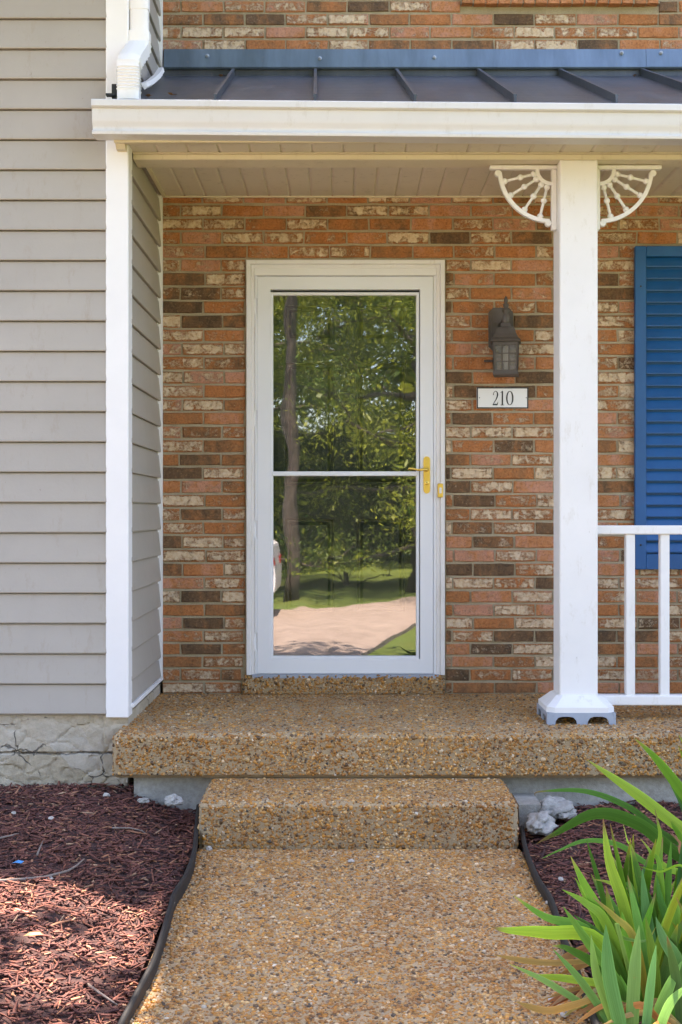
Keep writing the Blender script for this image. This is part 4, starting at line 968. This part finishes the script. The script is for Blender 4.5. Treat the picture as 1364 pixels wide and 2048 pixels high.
def lump(name, c, r, mat, label, cat, seed, parts=1, group=None, sub=3, amt=0.35):
    import bmesh
    bm = bmesh.new(); bmesh.ops.create_icosphere(bm, subdivisions=sub, radius=1.0)
    for v in bm.verts:
        n = noise.noise(v.co * 1.3 + Vector((seed, 0, 0))) * amt * 1.5 + noise.noise(v.co * 3.1 + Vector((0, seed, 0))) * amt * 0.7 + noise.noise(v.co * 9.0 + Vector((0, 0, seed))) * amt * (0.55 if sub > 3 else 0)
        v.co = v.co * (1 + n); v.co = Vector((v.co.x * r[0], v.co.y * r[1], max(v.co.z, -0.7) * r[2]))
    me = bpy.data.meshes.new(name); bm.to_mesh(me); bm.free(); me.materials.append(mat)
    if sub > 1:
        for p in me.polygons: p.use_smooth = sub > 3
    o = bpy.data.objects.new(name, me); scn.collection.objects.link(o); o.location = c; o.rotation_euler = (0, 0, seed)
    return tag(o, label, cat, group)
lump('concrete_rubble', gp_(1083, 1647, 0.055), (0.10, 0.05, 0.038), M['rubble'], 'pale lump of broken concrete beside the right end of the step', 'rubble', 1.3, sub=4, amt=0.33)
lump('concrete_rubble', gp_(1108, 1618, 0.075), (0.075, 0.07, 0.045), M['rubble'], 'broken concrete lump against the footing right of the step', 'rubble', 2.9, sub=4, amt=0.33)
lump('concrete_rubble', gp_(1136, 1628, 0.065), (0.055, 0.03, 0.018), M['rubble'], 'smallest flat broken concrete piece lying on the right mulch', 'rubble', 4.1, sub=4, amt=0.33)
lump('concrete_rubble', gp_(346, 1601, 0.115), (0.04, 0.03, 0.022), M['rubble'], 'grey concrete chip under the porch slab left of the step', 'rubble', 5.5)
lump('concrete_rubble', gp_(288, 1601, 0.115), (0.022, 0.018, 0.010), M['rubble'], 'small white concrete chip at the left foot of the porch', 'rubble', 6.5)
MB().box(XX(1040, -1.3), XX(1084, -1.3), -1.30, -1.06, -0.1, 0.10).rough(0.008, 9).build('footing_block', M['concrete'])
tag(bpy.data.objects['footing_block'], 'grey footing block tucked beside the right end of the step', 'footing')
for px, py, r, lab in ((213, 1590, .016, 'pale pebble on mulch below the cracked foundation'), (103, 1636, .012, 'white pebble on the left mulch near the photo edge'), (28, 1626, .010, 'tan pebble at the far left of the mulch'),
                       (418, 1697, .014, 'grey stone at the left foot of the step'), (345, 1806, .010, 'small white stone beside the left edging halfway along the walk'), (289, 1966, .011, 'white pebble on the walk beside the left edging near the sunny patch'),
                       (100, 1757, .012, 'pale pebble beside the fallen twig on the left mulch'), (1122, 1758, .012, 'white pebble on the right mulch behind the iris'), (1096, 1805, .011, 'white pebble against the right edging'), (702, 1722, .012, 'grey flake lying on the walk near the step'),
                       (1103, 1998, .012, 'tan pebble among the dry iris leaves'), (1128, 2027, .013, 'grey stone lying at the foot of the iris')):
    z = 0.006 if 400 < px < 1105 else (mz_left if px < 682 else mz_right)(gp_(px, py, .05).x, gp_(px, py, .05).y) + 0.012
    lump('pebble', gp_(px, py, z), (r, r * .8, r * .6), M['stone'], lab, 'pebble', px * .013, sub=2)
def twig(pts, r, label):
    o = MB().tube(pts, [r * (1 - 0.6 * i / (len(pts) - 1)) for i in range(len(pts))], 6).build('twig', M['twig'], smooth='all'); tag(o, label, 'twig')
def gm(px, py, dz=0.018):
    p = gp_(px, py, 0.09); z = (mz_left if px < 682 else mz_right)(p.x, p.y) + dz; return gp_(px, py, z)
twig([gm(-30, 1764), gm(40, 1759), gm(90, 1754), gm(135, 1742), gm(152, 1732), gm(168, 1718)], 0.006, 'long grey twig lying across the left mulch')
twig([gm(225, 1656), gm(260, 1656), gm(285, 1662), gm(292, 1668)], 0.004, 'thin bent twig on the mulch near the step')
twig([gm(0, 1676), gm(22, 1671), gm(38, 1666)], 0.004, 'short twig at the left photo edge on the mulch')
twig([gm(74, 1710), gm(80, 1695), gm(86, 1682)], 0.004, 'short upright twig on the mulch above the long twig')
twig([gm(170, 1966), gm(205, 1990), gm(235, 2010)], 0.005, 'pale straight twig in the sunlit mulch')
p = gm(35, 1727, 0.02); o = MB().add([p + Vector(v) for v in ((-.02,0,0),(-.006,-.01,.006),(.014,-.006,.002),(.02,.006,.006),(0,.014,.008),(-.014,.012,.002))], [(0,1,2,3,4,5)]).build('plastic_scrap', M['blue_scrap']); tag(o, 'scrap of blue plastic on the left mulch', 'litter')
p = gm(68, 1872, 0.022); o = MB().add([p + Vector(v) for v in ((-.03,0,0),(-.012,-.012,.006),(.004,-.006,.004),(.026,-.012,.008),(.016,.004,.01),(.03,.014,.004),(.002,.01,.008),(-.014,.016,.006))], [(0,1,7),(1,2,6,7),(2,3,4),(2,4,6),(4,5,6)]).build('fallen_leaf', M['dry']); tag(o, 'curled pale fallen leaf in the sunlit mulch', 'leaf')

# ------------------------------------------------------------------ iris plants
def catmull(P, n):
    out = []
    for i in range(len(P) - 1):
        a, b, c, d = P[max(i-1, 0)], P[i], P[i+1], P[min(i+2, len(P)-1)]
        for k in range(n):
            t = k / n; out.append(0.5 * ((2*b) + (c-a)*t + (2*a-5*b+4*c-d)*t*t + (3*b-a-3*c+d)*t**3))
    return out + [P[-1]]
def blade(root, pts, w, col, tipc, seed, face=None):
    """sword leaf: folded cross-section, pointed tip, closed underside"""
    random.seed(seed); C = catmull([Vector(p) for p in pts], 6); n = len(C); vs, cs, us = [], [], []
    Ltot = sum((C[i+1]-C[i]).length for i in range(n-1)); acc = 0
    tw = U(-0.28, 0.28)
    for i, p in enumerate(C):
        if i: acc += (C[i] - C[i-1]).length
        f = acc / Ltot; t = (C[min(i+1, n-1)] - C[max(i-1, 0)]).normalized()
        view = (Vector((0, -D, HC)) - p).normalized(); sdir = t.cross(view).normalized(); sdir = (Matrix.Rotation(tw * (0.4 + f * .6), 3, t) @ sdir).normalized()
        nr = sdir.cross(t).normalized()
        ww = w * 0.5 * (0.62 + 0.38 * min(1, f * 3)) * 0.86 * (1.0 if f < 0.60 else max(0.0, 1 - ((f - 0.60) / 0.40) ** 1.8)) + 0.0006
        vs += [p - sdir * ww, p + nr * ww * 0.13, p + sdir * ww, p - nr * 0.0010 + nr * ww * 0.08]
        base = Vector(col); c = base.lerp(Vector((0.30, 0.36, 0.13)), max(0, 0.22 - f) * 2.2)
        if tipc is not None and f > 0.90: c = c.lerp(Vector(tipc), min(1, (f - 0.90) / 0.07))
        c2 = c * 1.18; cs += [c2, c, c2, c]; us += [(0, f, tw), (.5, f, tw), (1, f, tw), (.5, f, tw)]
    fs = []
    for i in range(n - 1):
        for j in range(4): fs.append((i*4+j, i*4+(j+1) % 4, (i+1)*4+(j+1) % 4, (i+1)*4+j))
    m = MB(); m.add(vs, fs); o = m.build('leaf', M['iris'], root, smooth=True)
    a = o.data.attributes.new('pcol', 'FLOAT_COLOR', 'POINT'); a.data.foreach_set('color', [x for c in cs for x in (*c, 1)])
    a = o.data.attributes.new('blade', 'FLOAT_VECTOR', 'POINT'); a.data.foreach_set('vector', [x for c in us for x in c])
    return o
def Zp(zx, zy): return (900 + zx / 2.94, 1480 + zy / 2.94)
GR = [(0.17, 0.36, 0.03), (0.12, 0.30, 0.035), (0.30, 0.46, 0.035), (0.075, 0.21, 0.02), (0.17, 0.35, 0.075), (0.11, 0.27, 0.065)]
BR = (0.27, 0.16, 0.06); YL = (0.36, 0.36, 0.06)
Y1 = -3.22
IR = thing('iris_plant', (0.80, Y1, 0.03), 'large iris clump of broad green sword leaves at the bottom right of the walk', 'iris', 'iris plants')
main = [ # tip, via..., base (zoom coordinates), width, colour, tip, depth offset
 ([(915,1085),(935,1380),(1010,1720)], 95, 5, None, -.14), ([(830,1145),(862,1380),(960,1660)], 58, 4, None, -.12), ([(1112,1090),(1085,1380),(1070,1740)], 85, 4, None, -.13),
 ([(1212,1205),(1180,1440),(1150,1740)], 58, 5, None, -.16), ([(665,980),(820,1200),(1000,1450)], 62, 1, None, -.02), ([(605,1230),(780,1430),(965,1710)], 52, 5, None, -.08),
 ([(352,1318),(600,1440),(930,1670)], 42, 4, YL, -.03), ([(450,1385),(700,1405),(930,1460)], 48, 2, YL, .00), ([(240,1098),(330,1118),(560,1132),(880,1185)], 88, 2, BR, .03),
 ([(375,915),(560,1040),(840,1150)], 60, 1, YL, .05), ([(660,880),(800,960),(930,1100)], 66, 0, None, .04), ([(710,685),(790,850),(910,1090)], 76, 0, YL, .06),
 ([(900,460),(938,720),(1030,1010)], 76, 2, BR, .08), ([(1065,610),(1110,800),(1190,1090)], 76, 3, YL, .10), ([(1215,790),(1240,950),(1300,1160)], 62, 3, None, .08),
 ([(1210,1040),(1255,1170),(1340,1340)], 92, 5, None, -.05), ([(1300,600),(1285,800),(1265,1050)], 56, 3, None, .12), ([(1252,570),(1232,760),(1215,990)], 50, 0, BR, .14),
 ([(1364,1300),(1290,1450),(1195,1700)], 75, 4, None, -.12), ([(1420,1430),(1300,1540),(1230,1720)], 60, 4, None, -.17), ([(840,925),(970,1040),(1090,1190)], 52, 6, BR, -.03),
 ([(1100,740),(1230,775),(1390,800)], 16, 2, None, .1), ([(730,1030),(850,1120),(960,1260)], 60, 3, None, .02), ([(1010,1010),(1060,1250),(1120,1500)], 90, 0, None, .0), ([(1000,860),(1050,1060),(1110,1350)], 80, 1, None, .05),
 ([(1130,760),(1150,980),(1190,1250)], 70, 5, None, .06), ([(1340,900),(1320,1130),(1290,1400)], 90, 0, None, .03), ([(1210,1100),(1150,1180),(1010,1160),(990,1110)], 26, 4, YL, -.08), ([(600,1210),(700,1230),(900,1360)], 60, 3, YL, .05),
 ([(1390,1000),(1360,1250),(1300,1550)], 100, 3, None, .0), ([(1440,1150),(1400,1400),(1330,1650)], 95, 1, None, -.06), ([(1000,1380),(1040,1520),(1090,1720)], 80, 0, None, -.05), ([(930,900),(980,1000),(1060,1150)], 50, 1, None, .08),
 ([(850,820),(960,850),(1050,960)], 44, 2, YL, .12), ([(945,670),(1010,790),(1090,960)], 46, 1, YL, .11), ([(1120,580),(1180,660),(1240,800)], 44, 0, YL, .14), ([(1020,500),(1042,590),(1075,720)], 18, 2, YL, .16)]
for k, (pp, w, ci, tip, dy) in enumerate(main):
    P = [W(*Zp(*p), Y1 + dy + 0.03 * i) for i, p in enumerate(pp[::-1])]
    bx = P[0]; rootp = Vector((0.80 + (bx.x - 0.80) * 0.45, Y1 + dy * 0.5, 0.0))
    if bx.z > 0.10: P = [rootp] + P
    else: P = [bx + (rootp - bx) * 0.2 + Vector((0, 0, -0.06))] + P
    col = (0.30, 0.24, 0.03) if ci == 6 else GR[ci]
    blade(IR, P, w / 2.94 / F * (Y1 + dy + D) * 1.0, [c * U(.9, 1.1) for c in col], tip, 500 + k)
random.seed(77)
for k in range(60):                                            # the inner fan behind the traced leaves
    bx, by = U(0.70, 1.12), Y1 + U(-0.10, 0.32); h = U(0.22, 0.46); lean = U(-0.10, 0.12)
    P = [Vector((bx, by, 0)), Vector((bx + lean * .25, by + U(-.02,.02), h * .5)), Vector((bx + lean, by + U(-.06, .06), h))]
    blade(IR, P, U(0.016, 0.029), [c * U(.75, 1.05) for c in random.choice(GR)], random.choice([None, None, YL, BR]), 700 + k)
IR['group'] = 'iris plants'
for k, (pp, w) in enumerate([([(265,1265),(460,1300),(650,1310),(900,1290)], 28), ([(570,1575),(700,1500),(850,1420),(930,1370)], 34), ([(390,1540),(560,1590),(720,1560),(900,1500)], 30), ([(590,1345),(700,1270),(840,1210),(930,1190)], 40), ([(640,1380),(760,1330),(900,1270),(980,1240)], 32), ([(700,1590),(800,1560),(930,1520),(1000,1500)], 26)]):
    P = []
    for i, p in enumerate(pp):
        a = gp_(*Zp(*p), 0.030 + 0.018 * i); P.append(a)
    blade(IR, P[::-1], w / 2.94 / F * 3.1 * 1.5, [c * U(.8, 1.2) for c in (0.42, 0.21, 0.06)], None, 800 + k)
random.seed(79)
for k in range(16):                                            # dry straw at the foot of the clump
    a = U(2.2, 4.2); L_ = U(0.14, 0.30); c0 = Vector((U(0.68, 0.84), Y1 + U(-.16, .14), 0.03)); d = Vector((math.cos(a), math.sin(a) * .6, 0))
    blade(IR, [c0, c0 + d * L_ * .5 + Vector((0, 0, U(.02, .06))), c0 + d * L_ + Vector((0, 0, U(-.015, .02)))], U(0.010, 0.020), [c * U(.75, 1.25) for c in (0.43, 0.24, 0.085)], None, 850 + k)
Y2 = -2.05
I2 = thing('iris_plant', (1.42, Y2, 0.05), 'iris clump at the right photo edge with long leaves arching over the mulch', 'iris', 'iris plants')
rear = [([(805,115),(1100,320),(1420,560)], 78, 2, YL, 0), ([(1085,-10),(1230,130),(1450,420)], 72, 0, YL, .05), ([(500,330),(530,303),(800,302),(1060,400),(1300,580)], 40, 3, BR, .02),
        ([(505,612),(620,550),(860,432),(1120,500),(1390,700)], 84, 3, BR, -.04), ([(540,697),(640,650),(800,592),(1000,620),(1250,760)], 34, 1, None, -.1),
        ([(1205,405),(1235,540),(1290,760)], 42, 2, BR, -.12), ([(1270,440),(1350,560),(1440,700)], 50, 0, YL, -.03), ([(1290,545),(1350,600),(1420,700)], 40, 7, BR, -.1), ([(1290,250),(1400,430),(1500,700)], 60, 1, None, .1), ([(1330,330),(1420,520),(1500,760)], 55, 5, None, .08)]
for k, (pp, w, ci, tip, dy) in enumerate(rear):
    P = [W(*Zp(*p), Y2 + dy + 0.02 * i) for i, p in enumerate(pp[::-1])]
    P = [Vector((1.42 + U(-.08, .08), Y2 + dy, 0.03))] + P
    col = (0.40, 0.20, 0.08) if ci == 7 else GR[ci]
    blade(I2, P, w / 2.94 / F * (Y2 + D) * 1.0, [c * U(.9, 1.1) for c in col], tip, 900 + k)
random.seed(78)
for k in range(22):
    bx, by = U(1.25, 1.62), Y2 + U(-0.2, 0.2); h = U(0.25, 0.5); lean = U(-0.16, 0.16)
    blade(I2, [Vector((bx, by, 0.02)), Vector((bx + lean * .3, by, h * .55)), Vector((bx + lean, by + U(-.08, .08), h))], U(0.020, 0.034), [c * U(.8, 1.05) for c in random.choice(GR)], random.choice([None, YL]), 950 + k)

# ------------------------------------------------------------------ across the street: trees and a parked car (seen mirrored in the door glass)
def tree_mesh(seed, height, rad, base_h, nleaf, leaf, conifer=False, girth=0.022, dark=1.0):
    g = np.random.default_rng(seed); random.seed(seed); wood = MB()
    tp = [Vector((0, 0, -0.1)), Vector((U(-.1,.1), U(-.1,.1), height * .3)), Vector((U(-.3,.3), U(-.3,.3), height * .65)), Vector((U(-.3,.3), U(-.3,.3), height * .95))]
    tp = catmull(tp, 5); tr = height * girth
    wood.tube(tp, [tr * (1.25 if i == 0 else 1) * (1 - 0.9 * i / len(tp)) + 0.01 for i in range(len(tp))], 10)
    cl = []; nl = 34
    for k in range(nl):
        f = (k + U(0, 1)) / nl; zc = base_h + (height - base_h) * f
        r = rad * ((1 - f) ** 0.7 * 0.95 + 0.08 if conifer else math.sin(math.pi * (0.12 + 0.83 * f)) ** 0.6)
        a = k * 2.399 + U(-.4, .4); st = tp[min(len(tp)-1, int(min(.98, zc / height * 1.02) * len(tp)))]
        en = Vector((st.x + math.cos(a) * r, st.y + math.sin(a) * r, zc + (U(-.5, .1) if conifer else U(-.1, .7))))
        mid = st.lerp(en, 0.5) + Vector((U(-.2,.2), U(-.2,.2), U(.0,.3)))
        bp = catmull([Vector((st.x, st.y, zc - .3)), mid, en], 4); wood.tube(bp, [0.05 * min(1, height / 10) ** 1.5 * (1 - .8 * i / len(bp)) + .006 for i in range(len(bp))], 6)
        for j in range(3, len(bp)): cl.append((bp[j], r * 0.30))
        for s_ in range(3):
            q = mid.lerp(en, U(0.2, 1)); e2 = q + Vector((U(-1,1), U(-1,1), U(-.3,.5))) * r * .4; wood.tube([q, e2], [0.018, .004], 5, False); cl.append((e2, r * .26)); cl.append((q.lerp(e2, .5), r * .24))
    cc = np.array([c[0][:] for c in cl]); cr = np.array([max(.3, c[1]) for c in cl]); pick = g.integers(0, len(cc), nleaf)
    d = g.normal(0, 1, (nleaf, 3)); d /= np.linalg.norm(d, axis=1)[:, None]
    P = cc[pick] + d * (cr[pick] * g.random(nleaf) ** .5)[:, None] * np.array([1, 1, .55]); P[:, 2] = np.maximum(P[:, 2], 0.5)
    ax = g.normal(0, 1, (nleaf, 3)); ax[:, 2] -= .5; ax /= np.linalg.norm(ax, axis=1)[:, None]; b2 = np.cross(ax, g.normal(0, 1, (nleaf, 3))); b2 /= np.linalg.norm(b2, axis=1)[:, None]
    L = leaf * g.uniform(.6, 1.4, nleaf)[:, None]; wf = 0.16 if conifer else 0.36
    V = np.stack([P - ax * L * .5, P + b2 * L * wf, P + ax * L * .5, P - b2 * L * wf], 1).reshape(-1, 3)
    T = np.arange(nleaf * 4).reshape(-1, 4)
    cb = g.random((len(cc), 1)); tone = np.array([[0.045, 0.10, 0.018]]) * (1 - cb) + np.array([[0.40, 0.44, 0.05]]) * cb ** 1.5  # bright clump tones are painted sunlit highlights
    col = tone[pick] * g.uniform(.7, 1.35, (nleaf, 1)) * dark
    return wood, V, T, np.repeat(col, 4, 0)
protos = {}
def place_tree(key, args, x, y, rz, label, name='broadleaf_tree'):
    root = thing(name, (x, y, -0.1), label, 'tree', 'trees across the street'); root.rotation_euler = (0, 0, rz)
    if key not in protos:
        w, V, T, C = tree_mesh(*args)
        a = w.build('trunk', M['bark'], smooth='all'); b = np_mesh('crown', V, T, M['tree_leaf'], C, smooth=False); protos[key] = (a.data, b.data)
        bpy.data.objects.remove(a); bpy.data.objects.remove(b)
    for nm, me in zip(('trunk', 'crown'), protos[key]):
        o = bpy.data.objects.new(nm, me); scn.collection.objects.link(o); o.parent = root
A_ = (31, 9.5, 3.3, 1.2, 60000, 0.075, False); B_ = (32, 12.0, 3.6, 0.5, 95000, 0.075, True); C_ = (33, 14.0, 4.2, 2.2, 52000, 0.12, False)
U_ = (34, 3.2, 2.3, 0.2, 30000, 0.075, False); K_ = (36, 2.2, 1.5, 0.1, 30000, 0.05, False, 0.022, 0.32)  # K_ leaves are darkened in colour to stand in for shade
place_tree('b', B_, 1.45, -15.0, 0.3, 'bright pine just right of centre in the door reflection', 'pine_tree')
place_tree('a', A_, -5.4, -22.0, 1.2, 'broadleaf tree behind the parked car in the reflection')
place_tree('c', C_, 0.4, -26.5, 2.0, 'tall broadleaf tree filling the back middle of the reflection')
place_tree('d', (35, 13.0, 1.9, 5.6, 14000, 0.10, False, 0.0085), -0.72, -12.7, 2.0, 'high crowned tree with dark trunk near the parked car in the reflection')
place_tree('a', A_, 5.2, -18.5, 4.0, 'broadleaf tree across the street well right of the door axis')
place_tree('b', B_, -2.6, -18.6, 2.6, 'pine across the street left of the door axis', 'pine_tree')
place_tree('c', C_, 4.4, -28.0, 5.0, 'tall broadleaf tree at the back right of the reflection')
place_tree('c', C_, -3.4, -30.0, 0.7, 'tall broadleaf tree at the back left of the reflection')
place_tree('a', A_, -9.0, -20.0, 3.0, 'broadleaf tree at the far left across the street')
place_tree('b', B_, 9.0, -24.0, 1.0, 'pine at the far right across the street', 'pine_tree')

place_tree('y', (41, 6.6, 1.9, 4.0, 5600, 0.15, False), -1.42, -2.95, 0.6, 'unseen broadleaf tree added in the left bed to shade the drive', 'added_shade_tree')  # tree added out of view for its shadow on the drive and left bed
for k, (x, y) in enumerate(((-6.0, -27.0), (-2.2, -26.0), (1.6, -27.5), (5.4, -26.5), (-4.2, -32.5), (0.0, -33.0), (3.8, -32.5), (8.0, -30.0))):
    place_tree('u', U_, x, y, k * 1.3, ('understory shrub %s in the thicket across the street' % ('far left', 'left of the middle', 'right of the middle', 'right', 'back left', 'back middle', 'back right', 'far right')[k % 8]) , 'shrub')
for x, y, lab in ((-2.0, -16.2, 'added shrub with shade painted into its leaves behind the trunk in the reflection'), (0.1, -17.0, 'added shrub with shade painted into its leaves low in the middle of the reflection'), (2.6, -17.6, 'added shrub with shade painted into its leaves low at the right of the reflection')):
    place_tree('k', K_, x, y, x, lab, 'shade_painted_shrub')
# parked white car, tail toward the door axis
CR = thing('parked_car', (-3.0, -10.3, -0.06), 'white parked car mirrored at the left edge of the door glass', 'car')
def car():
    x0 = -5.24; L = 4.4; yc = -10.3; hw = 0.88; zg = -0.06
    prof = [(0.06, 0.24), (0.0, 0.36), (0.0, 0.60), (0.08, 0.74), (0.30, 0.82), (1.10, 0.93), (3.75, 1.00), (4.25, 0.98), (4.37, 0.90), (4.40, 0.66), (4.37, 0.36), (4.30, 0.24)]
    n = len(prof); vs = []
    for yy, k in ((-hw + .05, .045), (-hw, 0), (hw, 0), (hw - .05, .045)):
        for px, pz in prof: vs.append((x0 + 2.2 + (px - 2.2) * (1 - k * .35), yc + yy, zg + 0.6 + (pz - 0.6) * (1 - k)))
    fs = [(r*n+i, r*n+(i+1) % n, (r+1)*n+(i+1) % n, (r+1)*n+i) for r in range(3) for i in range(n)] + [tuple(range(n))[::-1], tuple(range(3*n, 4*n))]
    MB().add(vs, fs).build('body', M['car'], CR, smooth=True)
    lo, hi = [(1.10, 0.925), (3.82, 0.985)], [(1.92, 1.42), (3.02, 1.43)]
    def C4(u, h, s_): # u along, h up, on the cabin flank
        xb_ = lo[0][0] + (lo[1][0] - lo[0][0]) * u; xt_ = hi[0][0] + (hi[1][0] - hi[0][0]) * u
        return (x0 + xb_ + (xt_ - xb_) * h, yc + s_ * (0.81 - 0.17 * h), zg + 0.92 + 0.51 * h)
    c8 = [C4(0, 0, -1), C4(1, 0, -1), C4(1, 1, -1), C4(0, 1, -1), C4(0, 0, 1), C4(1, 0, 1), C4(1, 1, 1), C4(0, 1, 1)]
    MB().add(c8, [(0,1,2,3), (7,6,5,4), (3,2,6,7), (0,3,7,4), (1,5,6,2), (0,4,5,1)]).build('cabin', M['car'], CR)
    for s_ in (-1, 1):
        y = yc + s_ * hw
        for u0, u1 in ((0.10, 0.49), (0.53, 0.90)):
            q = [C4(u0, 0.10, s_), C4(u1, 0.10, s_), C4(u1, 0.90, s_), C4(u0, 0.90, s_)]
            MB().add([(a_, b_ + s_ * 0.006, c_) for a_, b_, c_ in q], [(0,1,2,3)]).build('side_window', M['car_glass'], CR)
        MB().cbox(x0 + 4.39, x0 + 4.402, min(y - s_*.2, y - s_*.34), max(y - s_*.2, y - s_*.34), zg + 0.70, zg + 0.80, 0.002).build('tail_light', M['tail'], CR)
        for wx in (0.85, 3.55):
            w_ = MB().lathe((x0 + wx, y - s_ * 0.09, zg + 0.315), [(0.20, -0.105), (0.31, -0.095), (0.32, -0.06), (0.32, 0.06), (0.31, 0.095), (0.20, 0.105)], 24, 'Y').build('wheel', M['tyre'], CR, smooth=True)
            MB().lathe((x0 + wx, y - s_ * 0.09, zg + 0.315), [(0.04, -0.112), (0.19, -0.108), (0.19, 0.108), (0.04, 0.112)], 10, 'Y').build('rim', M['alu'], w_)
    for u, nm in ((1, 'rear_window'), (0, 'windscreen')):
        q = []
        for f, h in ((-.88, .12), (.88, .12), (.86, .88), (-.86, .88)):
            a_, b_, c_ = C4(u, h, 1); q.append((a_ + (0.006 if u else -0.006), yc + (b_ - yc) * f, c_ + 0.004))
        MB().add(q, [(0,1,2,3)]).build(nm, M['car_glass'], CR)
car()
